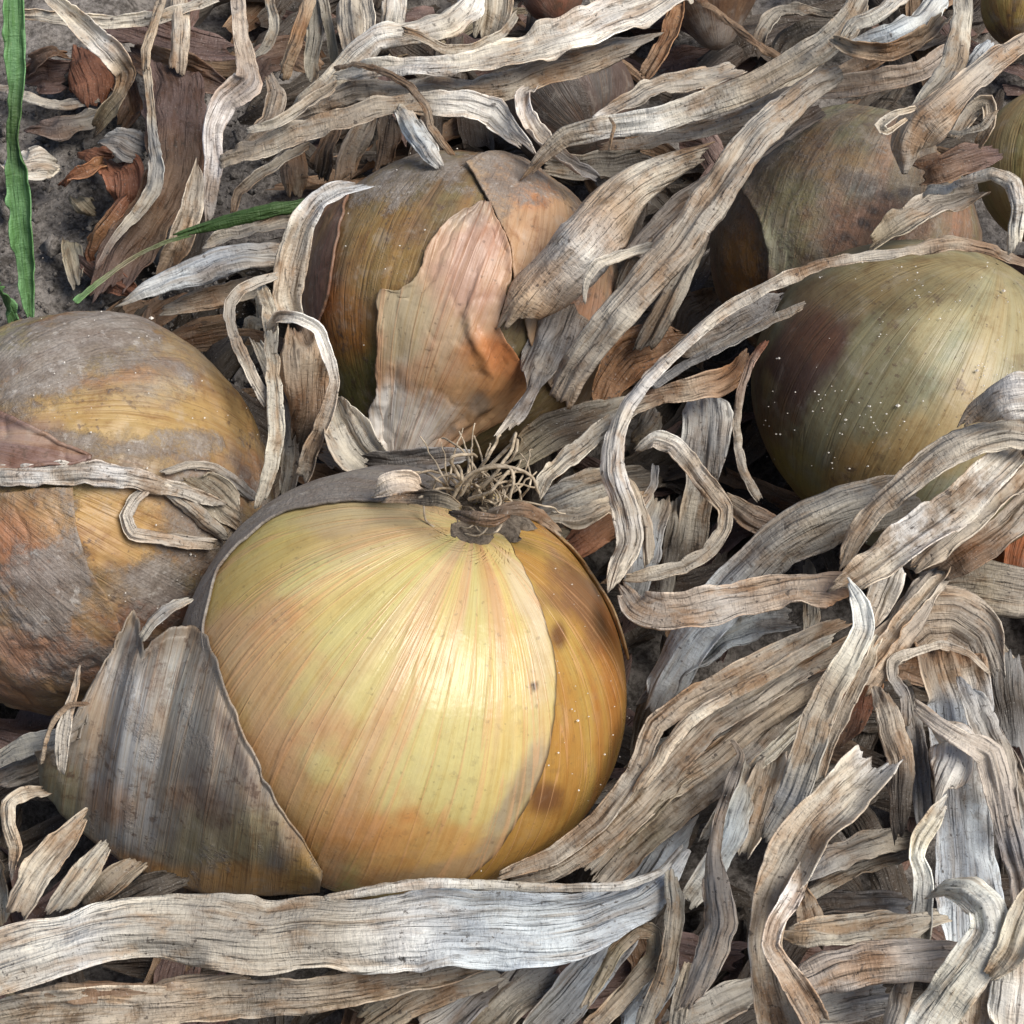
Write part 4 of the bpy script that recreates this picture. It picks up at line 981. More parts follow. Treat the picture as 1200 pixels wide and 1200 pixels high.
leaf('grey looped leaf behind the spoon shaped one', ('grey', 'tan'), [(1120, 160, 14, 78), (1140, 130, 18, 80), (1158, 120, 16, 82), (1158, 148, 14, 80), (1146, 170, 12, 76)], curl=.9)
leaf('brown rotten leaf between the dull and far right onions', ('brown', 'mauve'), [(1070, 200, 40, 62), (1105, 195, 46, 64), (1140, 185, 40, 64), (1165, 178, 24, 62)], curl=-.7, pleat=.14)
leaf('dull olive leaf above the rim of the olive green onion', ('olive', 'grey', 'dark'), [(1020, 290, 20, 58), (1060, 262, 36, 60), (1105, 240, 36, 60), (1150, 228, 26, 58)], curl=.8)
leaf('long slender leaf arching over the olive onion and down', ('tan', 'brown', 'tan', 'cream', 'tan', 'cream', 'cream', 'white', 'cream', 'white', 'cream', 'cream'), [(1212, 312, 12, 70), (1155, 290, 15, 76), (1110, 283, 19, 78), (1067, 293, 13, 78), (1013, 300, 15, 78), (960, 310, 15, 77), (910, 330, 17, 75), (867, 353, 16, 72), (827, 380, 15, 70), (793, 411, 15, 67), (760, 443, 16, 64), (735, 475, 18, 61), (719, 515, 25, 59), (718, 552, 29, 58), (733, 600, 32, 56), (738, 634, 31, 54), (726, 664, 25, 52), (717, 690, 12, 50)], curl=-.9, pleat=.10, wob=.35)
leaf('grey forked strip above the left rim of the olive onion', ('grey', 'slate'), [(942, 357, 9, 62), (900, 377, 12, 60), (852, 402, 13, 57), (800, 430, 12, 53), (762, 455, 8, 50)], curl=1.)
leaf('blue grey leaf under the slender arch left of olive onion', ('slate', 'grey'), [(920, 355, 22, 44), (885, 372, 34, 44), (850, 390, 36, 42), (800, 415, 30, 38)], curl=-.7)
# middle
leaf('copper brown curled skin right of the lilac sheath', ('copper', 'copper', 'brown'), [(704, 492, 14, 30), (714, 450, 38, 34), (738, 418, 60, 37), (775, 402, 50, 37), (806, 396, 24, 35)], name='leaf_scrap', curl=-1., pleat=.09)
leaf('orange brown leaf strip touching the left of the olive onion', ('copper', 'tan', 'copper', 'brown'), [(752, 470, 16, 46), (778, 463, 20, 48), (810, 458, 28, 49), (845, 448, 32, 49), (866, 432, 22, 48), (876, 412, 8, 46)], curl=.8)
leaf('thin dark red stem bowed along the olive onion left rim', ('red', 'grey', 'grey'), [(896, 400, 8, 54), (880, 425, 9, 53), (868, 460, 9, 51), (863, 500, 9, 48), (870, 550, 11, 44), (890, 586, 12, 40)], curl=-1.3, pleat=.03)
leaf('grey leaf reaching from the roots up to the right', ('cream', 'grey', 'grey', 'brown'), [(632, 580, 10, 56), (640, 560, 20, 58), (668, 536, 24, 58), (700, 508, 20, 56), (735, 484, 20, 54), (775, 466, 14, 50)], curl=-.9)
leaf('dark grey brown leaf right of the root tuft', ('olive', 'dark', 'grey'), [(598, 540, 30, 36), (645, 512, 46, 37), (690, 494, 44, 36), (740, 478, 30, 34)], curl=-.6, pleat=.14)
leaf('slate leaf lying level right of the root tuft', ('slate', 'grey', 'dark'), [(632, 598, 26, 34), (668, 582, 44, 35), (715, 566, 48, 34), (770, 560, 30, 30)], curl=.6, pleat=.12)
leaf('brown grey leaf along the shoulder of the largest onion', ('grey', 'tan'), [(640, 606, 14, 46), (675, 606, 24, 46), (712, 594, 26, 44), (750, 580, 18, 40)], curl=-.8)
leaf('red brown rolled skin behind the shoulder of the largest onion', ('red', 'copper'), [(664, 640, 28, 30), (690, 628, 40, 31), (716, 614, 36, 30), (738, 600, 20, 28)], name='leaf_scrap', curl=-1.1, pleat=.05)
leaf('looping leaf beside the slender arch with a hooked end', ('cream', 'white', 'tan', 'tan', 'grey', 'grey', 'tan'), [(748, 528, 10, 44), (768, 515, 20, 47), (790, 522, 24, 48), (812, 548, 22, 48), (834, 576, 22, 47), (850, 596, 18, 46), (848, 622, 17, 46), (830, 646, 18, 45), (800, 664, 18, 44), (765, 673, 17, 44), (734, 677, 12, 43)], curl=-.9, wob=.4)
leaf('broad grey white sheath below the orange brown strip', ('white', 'slate', 'grey', 'dark'), [(826, 466, 44, 38), (828, 490, 58, 40), (826, 525, 56, 38), (820, 565, 36, 34), (812, 620, 34, 28), (806, 660, 30, 24)], curl=-.8, pleat=.10, wob=.3)
leaf('grey leaf stub left of the broad grey white sheath', ('grey', 'olive'), [(770, 480, 24, 36), (760, 498, 30, 35), (744, 514, 24, 32)], curl=-.8)
leaf('narrow blue grey leaf running down behind the hooked loop', ('grey', 'blue', 'slate'), [(770, 585, 26, 30), (762, 625, 34, 30), (752, 668, 34, 28), (742, 700, 28, 26)], curl=-.8)
leaf('narrow dark grey leaf next to the narrow blue grey one', ('grey', 'dark', 'grey'), [(790, 585, 20, 30), (787, 625, 24, 29), (782, 665, 22, 28), (774, 705, 20, 26)], curl=-.9)
leaf('slender bowed strip behind the lower end of the arch', ('slate', 'grey'), [(768, 545, 8, 40), (765, 570, 9, 40), (750, 592, 9, 39), (734, 600, 7, 38)], curl=1.)
leaf('pinkish brown leaf under the left foot of the olive onion', ('tan', 'mauve'), [(850, 585, 20, 30), (875, 605, 32, 31), (905, 618, 34, 30), (935, 622, 20, 28)], curl=-1.)
# right bundle
leaf('pale rolled leaf end over the olive onion at the right edge', ('grey', 'white', 'grey', 'tan'), [(1230, 462, 62, 86), (1195, 462, 60, 86), (1165, 470, 46, 84), (1140, 488, 26, 80), (1128, 500, 10, 78)], curl=-1.1, pleat=.07, wob=.3)
leaf('grey beige leaf hugging the olive onion from the right edge', ('grey', 'cream', 'grey', 'grey', 'grey', 'tan'), [(1225, 510, 36, 76), (1180, 508, 38, 76), (1145, 514, 40, 76), (1100, 535, 38, 74), (1060, 567, 32, 71), (1028, 594, 28, 68), (1002, 628, 24, 65), (986, 664, 14, 62)], curl=-.9, pleat=.11, wob=.35)
leaf('wide grey leaf curving under the olive onion', ('grey', 'grey', 'grey', 'slate', 'blue', 'slate'), [(1072, 570, 44, 56), (1030, 585, 58, 57), (985, 598, 64, 57), (945, 618, 64, 55), (912, 640, 58, 52), (880, 668, 54, 49), (848, 700, 52, 46), (812, 745, 54, 42), (780, 795, 46, 38), (762, 835, 30, 34)], curl=-.7, pleat=.10, wob=.4)
leaf('bright white cream leaf slanting down from the right edge', ('tan', 'cream', 'white', 'cream', 'white', 'white', 'cream', 'tan'), [(1200, 515, 26, 70), (1170, 548, 38, 71), (1130, 585, 48, 71), (1085, 620, 50, 70), (1045, 650, 46, 69), (1015, 672, 40, 68), (985, 690, 28, 66)], curl=-.7, pleat=.13, wob=.3)
leaf('cream leaf flap below the bright white slanting one', ('white', 'cream', 'tan'), [(1052, 652, 30, 66), (1040, 680, 38, 66), (1030, 705, 34, 64), (1014, 730, 20, 62), (1004, 750, 8, 60)], curl=.8)
leaf('leaf dropping from the knot into a long grey streaked strip', ('white', 'white', 'cream', 'tan', 'grey', 'grey', 'slate', 'grey'), [(996, 686, 8, 70), (1008, 710, 21, 70), (1012, 738, 26, 68), (996, 770, 28, 66), (974, 808, 34, 63), (957, 845, 36, 60), (943, 890, 38, 58), (928, 935, 38, 55), (900, 985, 30, 50)], curl=-.8, pleat=.13, wob=.4)
leaf('tan leaf strand right of the bright white slanting leaf', ('tan', 'grey', 'tan'), [(1212, 545, 30, 62), (1170, 580, 34, 62), (1130, 615, 34, 61), (1095, 645, 30, 60), (1070, 668, 20, 58)], curl=.9)
leaf('dark brown grey leaf strand touching the red onion', ('tan', 'grey', 'brown', 'dark'), [(1215, 585, 30, 58), (1175, 620, 38, 58), (1135, 650, 40, 57), (1100, 672, 30, 54)], curl=-.9, pleat=.2)
leaf('wide tan leaf with an orange fold crossing the middle right', ('tan', 'grey', 'tan', 'cream', 'tan', 'tan', 'copper'), [(728, 690, 12, 54), (745, 712, 36, 57), (775, 721, 44, 58), (810, 717, 45, 59), (867, 705, 46, 60), (920, 694, 46, 61), (965, 690, 50, 62), (994, 694, 48, 62)], curl=-.8, pleat=.09, wob=.35)
leaf('blue grey leaf shaded under the wide tan one', ('slate', 'blue', 'slate'), [(930, 728, 30, 42), (890, 728, 48, 42), (845, 745, 54, 40), (805, 778, 50, 37), (770, 820, 40, 33)], curl=.6)
leaf('tan orange strand nearest the right side of the largest onion', ('tan', 'cream', 'tan', 'tan', 'grey', 'grey', 'tan'), [(990, 728, 16, 50), (935, 752, 22, 50), (872, 785, 26, 49), (805, 822, 26, 47), (768, 850, 24, 45), (744, 905, 22, 42), (702, 962, 24, 38), (650, 1002, 22, 35), (585, 1026, 11, 33)], curl=-1., pleat=.15, wob=.4)
leaf('second strand from the largest onion, grey brown and creased', ('tan', 'grey', 'grey', 'tan', 'grey'), [(1000, 752, 19, 44), (940, 785, 24, 44), (885, 820, 26, 43), (835, 850, 26, 41), (785, 902, 27, 38), (742, 948, 27, 35), (694, 992, 29, 32), (645, 1022, 21, 30), (600, 1034, 11, 28)], curl=-.9, pleat=.17, wob=.4)
leaf('third strand from the largest onion, plain tan', ('grey', 'tan', 'tan', 'cream', 'tan', 'grey'), [(1000, 775, 18, 38), (935, 815, 24, 38), (884, 848, 26, 37), (833, 890, 27, 35), (797, 915, 27, 33), (762, 940, 27, 32), (717, 982, 29, 30), (686, 1018, 22, 28)], curl=-.9, pleat=.15, wob=.4)
leaf('fourth strand from the largest onion, pale grey and straight', ('grey', 'cream', 'grey', 'olive', 'grey'), [(965, 805, 18, 34), (920, 840, 26, 34), (880, 880, 29, 33), (840, 915, 30, 31), (798, 948, 32, 29), (760, 978, 34, 27), (725, 1012, 34, 26), (700, 1040, 27, 25)], curl=-.7, pleat=.12, wob=.35)
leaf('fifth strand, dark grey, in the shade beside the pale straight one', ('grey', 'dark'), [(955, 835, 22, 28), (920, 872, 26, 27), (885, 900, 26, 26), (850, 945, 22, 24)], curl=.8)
leaf('blue grey leaf at the lower right foot of the largest onion', ('slate', 'blue', 'slate'), [(810, 955, 40, 22), (780, 990, 52, 22), (755, 1030, 56, 20), (730, 1060, 40, 18)], curl=-.5)
leaf('grey tan slanting leaf right of the dropping streaked strip', ('tan', 'grey', 'tan', 'tan'), [(1120, 652, 18, 52), (1090, 690, 32, 52), (1062, 725, 38, 51), (1030, 768, 40, 49), (1004, 806, 36, 46)], curl=-.9, pleat=.14)
leaf('narrow twisted strand on the grey tan slanting leaf', ('grey', 'cream', 'tan'), [(1106, 672, 10, 58), (1086, 695, 16, 58), (1064, 722, 18, 57), (1040, 752, 18, 56), (1016, 785, 14, 54)], curl=1.1)
leaf('wide dull grey leaf under the red onion', ('grey', 'olive', 'grey'), [(1230, 698, 56, 42), (1180, 692, 62, 43), (1130, 686, 66, 43), (1085, 690, 50, 42)], curl=-.6, pleat=.07, wob=.3)
leaf('brown grey hood of leaf over the blue white sheath', ('grey', 'tan', 'tan', 'grey', 'grey'), [(1036, 790, 20, 42), (1056, 750, 52, 44), (1085, 726, 70, 46), (1118, 724, 76, 46), (1148, 745, 56, 44), (1166, 790, 22, 40)], curl=-.7, pleat=.08, wob=.3)
leaf('curled grey lip hanging from the brown grey hood', ('cream', 'grey', 'cream', 'cream', 'grey', 'slate', 'grey'), [(1158, 788, 5, 49), (1136, 766, 8, 51), (1105, 755, 9, 52), (1072, 764, 11, 51), (1047, 774, 14, 50), (1046, 794, 15, 48), (1060, 815, 13, 46), (1062, 850, 12, 44)], curl=1., wob=.3)
leaf('blue white upright sheath at the right with brown top', ('copper', 'tan', 'blue', 'blue', 'white', 'blue', 'blue', 'blue', 'blue', 'white'), [(1104, 752, 76, 41), (1110, 785, 90, 42), (1118, 822, 84, 38), (1122, 870, 74, 37), (1124, 920, 68, 37), (1128, 970, 72, 38), (1132, 1015, 76, 38), (1136, 1060, 80, 36), (1134, 1110, 76, 34)], curl=-.75, pleat=.09, wob=.25)
leaf('triangular pale flap on the blue white upright sheath', ('cream', 'white', 'cream'), [(1092, 846, 14, 48), (1122, 866, 48, 49), (1118, 895, 52, 48), (1106, 922, 20, 47), (1100, 940, 4, 46)], curl=-.5, pleat=.05, wob=.3)
leaf('grey leaf edge crossing the blue white sheath to its right', ('grey', 'cream', 'grey', 'grey', 'slate', 'grey'), [(1072, 826, 14, 50), (1098, 848, 20, 52), (1130, 868, 24, 53), (1160, 884, 36, 52), (1170, 925, 34, 51), (1182, 980, 30, 49), (1196, 1032, 28, 46), (1198, 1080, 24, 44)], curl=.9, wob=.4)
leaf('upper grey white leaf side behind the crossing grey edge', ('blue', 'grey', 'slate'), [(1130, 800, 20, 44), (1150, 838, 32, 45), (1168, 880, 36, 45), (1178, 935, 28, 44), (1180, 990, 20, 42)], curl=-.7)
leaf('wavy white frill down the left of the blue white sheath', ('white', 'cream', 'white', 'slate', 'grey'), [(1108, 940, 12, 50), (1096, 955, 20, 50), (1080, 980, 22, 48), (1074, 1003, 18, 47), (1082, 1030, 22, 46), (1080, 1065, 24, 44), (1078, 1110, 26, 42)], curl=1., wob=.5)
leaf('large white leaf curling over at the lower right', ('white', 'white', 'white', 'white', 'cream', 'white'), [(1090, 1048, 6, 58), (1108, 1040, 22, 64), (1132, 1042, 40, 68), (1156, 1062, 46, 70), (1162, 1092, 50, 69), (1142, 1128, 54, 66), (1110, 1168, 54, 63), (1080, 1215, 54, 60)], curl=-.7, pleat=.08, wob=.3)
leaf('cream yellow leaf corner at the right edge near the bottom', ('tan', 'cream', 'tan'), [(1210, 1045, 26, 70), (1194, 1080, 34, 70), (1182, 1118, 34, 69), (1158, 1146, 18, 66)], curl=.9, wob=.4)
leaf('pale streaked leaf in the lower right corner', ('cream', 'white', 'cream'), [(1190, 1130, 56, 52), (1188, 1165, 64, 50), (1186, 1215, 64, 46)], curl=-.7)
leaf('grey white strip left of the lower right corner leaf', ('white', 'grey', 'cream'), [(1150, 1130, 34, 48), (1146, 1165, 42, 47), (1140, 1215, 44, 44)], curl=-.8)
leaf('level beige leaf in the hollow at the lower right', ('tan', 'cream', 'grey', 'grey'), [(920, 1090, 18, 46), (945, 1092, 36, 47), (980, 1090, 44, 47), (1025, 1084, 42, 46), (1070, 1078, 36, 44), (1100, 1072, 26, 42)], curl=-.7, wob=.4)
leaf('broad tan leaf level behind the large white curl', ('tan', 'cream', 'tan', 'cream', 'tan', 'tan'), [(922, 1160, 26, 56), (965, 1141, 46, 57), (1015, 1128, 52, 58), (1065, 1122, 54, 58), (1115, 1118, 50, 57), (1165, 1128, 34, 54)], curl=-.8, pleat=.07, wob=.4)
leaf('big pale twisted leaf with a torn tip at lower right', ('white', 'cream', 'cream', 'tan', 'cream', 'tan', 'grey', 'tan', 'tan'), [(1028, 896, 50, 76), (1006, 915, 56, 78), (980, 940, 56, 78), (952, 968, 58, 77), (930, 1003, 58, 75), (914, 1035, 52, 73), (902, 1068, 42, 71), (896, 1110, 40, 69), (902, 1155, 46, 66), (920, 1215, 54, 62)], curl=.85, pleat=.08, tips=(.35, 0), wob=.35)
leaf('cream flange turning off the big pale twisted leaf', ('cream', 'white', 'cream', 'tan', 'grey'), [(944, 1015, 18, 74), (928, 1050, 24, 76), (908, 1082, 20, 76), (902, 1108, 20, 75), (918, 1136, 26, 74), (938, 1166, 30, 72), (960, 1205, 30, 68)], curl=-.9, wob=.4)
leaf('thin tailed grey leaf twisting down left of the big pale one', ('tan', 'dark', 'grey', 'grey', 'grey', 'grey', 'tan'), [(858, 868, 5, 58), (868, 884, 8, 60), (858, 912, 12, 60), (843, 955, 13, 60), (836, 1002, 17, 60), (840, 1045, 34, 59), (844, 1085, 38, 58), (828, 1130, 34, 56), (804, 1180, 16, 52)], curl=-.9, wob=.4)
leaf('blue grey leaf left of the thin tailed grey one', ('grey', 'blue', 'grey'), [(880, 905, 26, 40), (868, 945, 32, 40), (856, 985, 34, 39), (834, 1025, 34, 37), (806, 1060, 26, 34)], curl=-.7)
leaf('short grey brown leaf above the blue grey one', ('grey', 'tan', 'grey'), [(908, 888, 28, 38), (896, 920, 38, 38), (884, 955, 36, 36), (870, 1000, 28, 33)], curl=.7, pleat=.16)
leaf('red brown pointed leaf below the grey tan slanting one', ('copper', 'red', 'brown'), [(1010, 786, 52, 42), (1002, 815, 54, 42), (994, 843, 42, 40), (986, 870, 10, 37)], curl=-.7, pleat=.05)
leaf('grey twisted leaf with dark tip left of the blue white sheath', ('grey', 'grey', 'tan', 'dark', 'dark'), [(1030, 806, 20, 48), (1044, 842, 30, 49), (1058, 888, 32, 49), (1054, 930, 28, 47), (1058, 975, 20, 44)], curl=-.9, pleat=.14)
leaf('thin grey leaf strip squeezed beside the blue white sheath', ('grey', 'slate', 'slate'), [(1060, 800, 14, 40), (1070, 850, 20, 40), (1078, 905, 22, 39), (1082, 965, 20, 37)], curl=.8)
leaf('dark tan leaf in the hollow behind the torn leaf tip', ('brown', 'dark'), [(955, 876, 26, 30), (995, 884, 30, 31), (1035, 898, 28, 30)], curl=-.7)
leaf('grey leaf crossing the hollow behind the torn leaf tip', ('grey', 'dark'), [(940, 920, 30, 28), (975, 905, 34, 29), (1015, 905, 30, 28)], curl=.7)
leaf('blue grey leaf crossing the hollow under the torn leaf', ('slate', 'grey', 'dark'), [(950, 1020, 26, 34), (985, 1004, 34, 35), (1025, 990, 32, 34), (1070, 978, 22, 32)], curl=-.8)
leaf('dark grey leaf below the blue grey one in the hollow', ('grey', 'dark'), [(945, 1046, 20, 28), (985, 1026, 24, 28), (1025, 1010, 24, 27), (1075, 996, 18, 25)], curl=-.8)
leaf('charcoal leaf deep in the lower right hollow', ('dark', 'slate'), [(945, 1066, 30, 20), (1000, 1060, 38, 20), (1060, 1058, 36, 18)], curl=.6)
leaf('brown wedge of leaf behind the cream flange', ('tan', 'brown'), [(940, 1050, 20, 40), (950, 1075, 30, 40), (952, 1105, 26, 38)], curl=-.7)
leaf('grey leaf along the bottom edge right of centre', ('grey', 'cream', 'grey'), [(790, 1205, 30, 36), (840, 1178, 42, 38), (885, 1160, 36, 38)], curl=-.7)
leaf('grey leaf low at the bottom beneath the broad tan one', ('grey', 'slate'), [(950, 1192, 36, 40), (1000, 1175, 44, 41), (1050, 1165, 40, 41)], curl=.6)
leaf('cream edged upright leaf at the bottom left of the white curl', ('grey', 'cream'), [(1062, 1150, 22, 50), (1052, 1180, 26, 49), (1042, 1215, 26, 47)], curl=-.8)
leaf('dark blue leaf standing at the right edge', ('slate', 'dark', 'slate'), [(1180, 770, 46, 24), (1186, 820, 52, 24), (1194, 880, 48, 22)], curl=-.6)
# lower left
leaf('cream strip across the left onion from the left edge', ('cream', 'white', 'cream', 'white', 'cream', 'cream', 'grey'), [(-14, 556, 24, (2.5,)), (33, 556, 28, (2.5,)), (100, 554, 30, (2.5,)), (150, 558, 27, (2.5,)), (195, 571, 22, (2.8,)), (232, 581, 16, (3,)), (262, 592, 9, (3,))], curl=-.8, wob=.3, pleat=.12)
leaf('grey fork dropping off the cream strip on the left onion', ('cream', 'grey', 'grey'), [(190, 568, 10, (2.5,)), (217, 588, 17, (2.5,)), (242, 611, 18, (2.5,)), (266, 630, 12, (3,))], curl=-.8, wob=.3)
leaf('bent grey leaf loop lying on the left onion', ('grey', 'cream', 'tan', 'cream', 'grey'), [(176, 570, 8, (2,)), (158, 584, 14, (2,)), (147, 604, 15, (2,)), (156, 626, 16, (2,)), (185, 630, 16, (2,)), (215, 634, 18, (2.2,)), (250, 638, 13, (3,))], curl=-.9, wob=.3)
leaf('thin grey arc above the bent loop on the left onion', ('grey', 'grey', 'slate'), [(192, 554, 7, (2,)), (220, 545, 9, (2,)), (248, 546, 10, (2,)), (272, 562, 15, (2.2,)), (297, 585, 16, (3,))], curl=-1., wob=.3)
leaf('grey skin scrap inside the bent loop on the left onion', ('olive', 'grey'), [(215, 560, 30, (1,)), (240, 575, 46, (1,)), (262, 595, 44, (1,)), (280, 610, 24, (1.5,))], name='leaf_scrap', curl=-.5, pleat=.12)
leaf('grey bowed leaf between the left onion and the peeled cup', ('grey', 'slate', 'cream'), [(166, 748, 10, 58), (178, 730, 13, 60), (196, 714, 14, 60), (222, 702, 10, 58)], curl=-1., wob=.3)
leaf('cream tan leaf sticking out below the peeled cup', ('cream', 'tan', 'cream', 'tan'), [(100, 958, 14, 34), (72, 985, 32, 36), (44, 1020, 36, 36), (18, 1070, 34, 34)], curl=-.8, wob=.4)
leaf('cream grey leaf second below the peeled cup', ('grey', 'cream', 'grey'), [(124, 992, 20, 34), (96, 1026, 32, 35), (66, 1068, 30, 33)], curl=-.8, wob=.4)
leaf('dark tan leaf third below the peeled cup', ('tan', 'dark'), [(160, 1012, 26, 30), (130, 1036, 32, 31), (98, 1062, 28, 29)], curl=.7)
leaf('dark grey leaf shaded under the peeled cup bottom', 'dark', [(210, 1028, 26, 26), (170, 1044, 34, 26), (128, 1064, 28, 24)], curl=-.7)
leaf('sharply bent cream leaf in the lower left corner', ('grey', 'cream', 'cream', 'tan', 'slate'), [(52, 926, 14, 40), (26, 930, 20, 43), (9, 943, 18, 44), (10, 968, 16, 43), (18, 994, 16, 40), (12, 1028, 6, 36)], curl=.9, wob=.3)
leaf('grey leaf under the left onion at the left edge', ('grey', 'slate'), [(-10, 892, 22, 26), (35, 874, 26, 28), (72, 864, 22, 29)], curl=-.8)
leaf('second grey leaf at the left edge under the left onion', ('grey', 'olive'), [(-10, 914, 24, 20), (30, 900, 30, 22), (66, 888, 24, 23)], curl=.7)
leaf('dark leaf at the left edge above the bottom leaf', ('dark', 'grey'), [(-8, 1000, 20, 22), (-2, 1040, 26, 24), (2, 1085, 22, 24)], curl=-.8)
# bottom
leaf('big broad white grey leaf along the bottom under the onion', ('cream', 'white', 'cream', 'grey', 'grey', 'white', 'blue', 'blue', 'blue', 'white'), [(-40, 1138, 84, 58), (10, 1122, 84, 58), (70, 1104, 82, 58), (150, 1086, 70, 58), (233, 1088, 84, 57), (300, 1098, 96, 56), (355, 1092, 86, 56), (420, 1092, 92, 56), (500, 1085, 100, 56), (580, 1084, 102, 55), (640, 1086, 100, 54), (695, 1076, 86, 53), (745, 1056, 56, 52), (785, 1024, 24, 51), (806, 996, 8, 50)], tips=(0, 0), kink=.2, curl=-.6, pleat=.055, rag=.07, wob=.25)
leaf('rolled pale rim along the top of the big bottom leaf', ('cream', 'white', 'cream', 'white', 'slate'), [(380, 1052, 6, 60), (430, 1044, 11, 61), (480, 1036, 12, 61), (533, 1034, 11, 61), (600, 1038, 10, 60), (670, 1040, 9, 59), (733, 1037, 10, 58), (775, 1020, 8, 56), (800, 992, 5, 55)], curl=-1.1, pleat=.03, rag=.05, wob=.2)
leaf('thin tan brown strip under the big bottom leaf', ('tan', 'brown', 'tan', 'tan'), [(36, 1164, 8, 48), (67, 1160, 20, 49), (110, 1160, 27, 49), (170, 1160, 27, 48), (233, 1152, 24, 47), (290, 1145, 10, 46)], curl=-.8)
leaf('beige leaf along the very bottom left edge', ('grey', 'cream', 'tan', 'grey', 'tan', 'grey', 'tan'), [(-20, 1198, 40, 46), (40, 1186, 46, 47), (110, 1182, 48, 47), (180, 1180, 46, 47), (260, 1172, 44, 46), (340, 1168, 42, 46), (410, 1160, 40, 45), (470, 1150, 34, 44), (530, 1140, 24, 43), (580, 1132, 10, 42)], curl=-.6, wob=.3)
leaf('tan grey leaf slanting off the bottom edge left of centre', ('olive', 'tan', 'grey'), [(420, 1208, 40, 34), (470, 1174, 44, 36), (530, 1148, 44, 36), (580, 1136, 30, 34)], curl=-.6)
leaf('grey leaf slanting off the bottom edge at centre', ('grey', 'slate', 'dark'), [(490, 1212, 48, 30), (540, 1172, 54, 31), (590, 1136, 46, 30)], curl=-.6)
leaf('grey green broad leaf slanting off the bottom centre', ('olive', 'grey', 'slate'), [(545, 1222, 50, 28), (598, 1172, 58, 30), (648, 1136, 48, 29)], curl=-.5)
leaf('slate blue leaf slanting off the bottom right of centre', ('grey', 'blue', 'slate'), [(622, 1220, 44, 30), (664, 1172, 50, 31), (706, 1122, 46, 30), (735, 1085, 34, 28)], curl=-.6)
leaf('olive tan leaf bent into a narrow loop at the bottom', ('tan', 'olive', 'tan', 'olive', 'tan', 'tan'), [(684, 1180, 10, 46), (705, 1146, 15, 48), (724, 1112, 17, 49), (746, 1091, 19, 50), (768, 1094, 21, 50), (766, 1122, 21, 48), (738, 1158, 23, 47), (694, 1206, 24, 45)], curl=-.9, wob=.3)
leaf('upright tan grey strip right of the narrow loop', ('cream', 'grey', 'tan', 'tan', 'grey'), [(788, 1022, 20, 54), (791, 1060, 24, 54), (789, 1100, 22, 53), (778, 1146, 22, 51), (752, 1208, 22, 48)], curl=-.9, wob=.35)
leaf('blue slate leaf at the bottom under the upright strip', ('slate', 'blue'), [(790, 1110, 30, 32), (770, 1150, 42, 32), (735, 1205, 40, 30)], curl=-.6)
leaf('small curled tan leaf beside the upright strip at bottom', ('tan', 'grey'), [(808, 1130, 14, 40), (800, 1165, 20, 40), (792, 1212, 20, 38)], curl=.9)

leaf('dark chestnut crumpled scrap behind the red brown flat one', ('mauve', 'brown'), [(120, 92, 26, 4), (140, 104, 34, 6), (150, 130, 30, 6), (142, 150, 16, 4)], name='leaf_scrap', curl=.7, pleat=.2)
leaf('dark red leaf bit at the foot of the lilac grey scrap', 'red', [(96, 178, 14, 5), (112, 182, 26, 7), (130, 184, 20, 7)], name='leaf_scrap', curl=-.7, pleat=.2)
leaf('chocolate brown leaf behind the thin yellowish stem', ('mauve', 'brown', 'mauve'), [(150, 60, 20, 10), (182, 80, 40, 12), (225, 92, 44, 13), (260, 104, 24, 12)], name='leaf_scrap', curl=.5, pleat=.15)
leaf('brown leaf tatter under the golden brown hanging leaf', ('mauve', 'brown'), [(288, 100, 20, 12), (310, 70, 34, 14), (340, 60, 40, 14), (372, 82, 24, 12)], name='leaf_scrap', curl=.5, pleat=.18)
leaf('mauve leaf tatter at the foot of the wide mauve leaf', ('mauve', 'red'), [(92, 300, 12, 5), (110, 312, 26, 7), (134, 330, 30, 8), (158, 344, 16, 8)], name='leaf_scrap', curl=-.6, pleat=.2)

leaf('narrow pale strand between the first and second tan strands', ('cream', 'tan', 'cream', 'tan'), [(975, 748, 12, 52), (925, 775, 15, 52), (870, 805, 16, 51), (815, 838, 16, 49), (778, 880, 15, 46), (750, 925, 14, 43)], curl=-.7)
leaf('narrow brown strand low between the second and third strands', ('brown', 'tan', 'olive'), [(960, 800, 14, 36), (900, 838, 18, 36), (850, 872, 18, 35), (806, 908, 18, 33), (760, 955, 18, 31), (715, 995, 16, 29)], curl=.7)
leaf('slim grey strand crossing above the fifth dark strand', ('grey', 'cream', 'grey'), [(985, 800, 12, 40), (938, 850, 16, 40), (895, 890, 16, 39), (858, 930, 14, 37), (825, 985, 12, 34)], curl=-.8)
leaf('thin cream strip lying right of the long streaked strip', ('cream', 'tan', 'grey'), [(1030, 745, 10, 56), (1010, 790, 14, 56), (990, 832, 14, 54), (972, 872, 12, 51), (960, 912, 10, 48)], curl=.7)
leaf('dark olive leaf in the gap right of the largest onion', ('olive', 'dark'), [(800, 770, 22, 26), (775, 805, 28, 26), (756, 850, 28, 25), (748, 890, 20, 23)], curl=-.6)
leaf('slender grey leaf running down the far right edge', ('slate', 'grey', 'blue'), [(1168, 860, 14, 40), (1190, 905, 20, 40), (1202, 960, 22, 38), (1208, 1010, 20, 36)], curl=.8)
leaf('thin tan strip under the slender arch near the sheath', ('tan', 'grey'), [(735, 560, 10, 44), (748, 590, 14, 44), (758, 625, 14, 43), (760, 660, 12, 41)], curl=-.8)
leaf('narrow beige strip along the top edge right of centre', ('cream', 'tan', 'grey'), [(690, -6, 12, 50), (716, 22, 16, 50), (700, 40, 16, 48), (672, 60, 12, 45)], curl=.8)
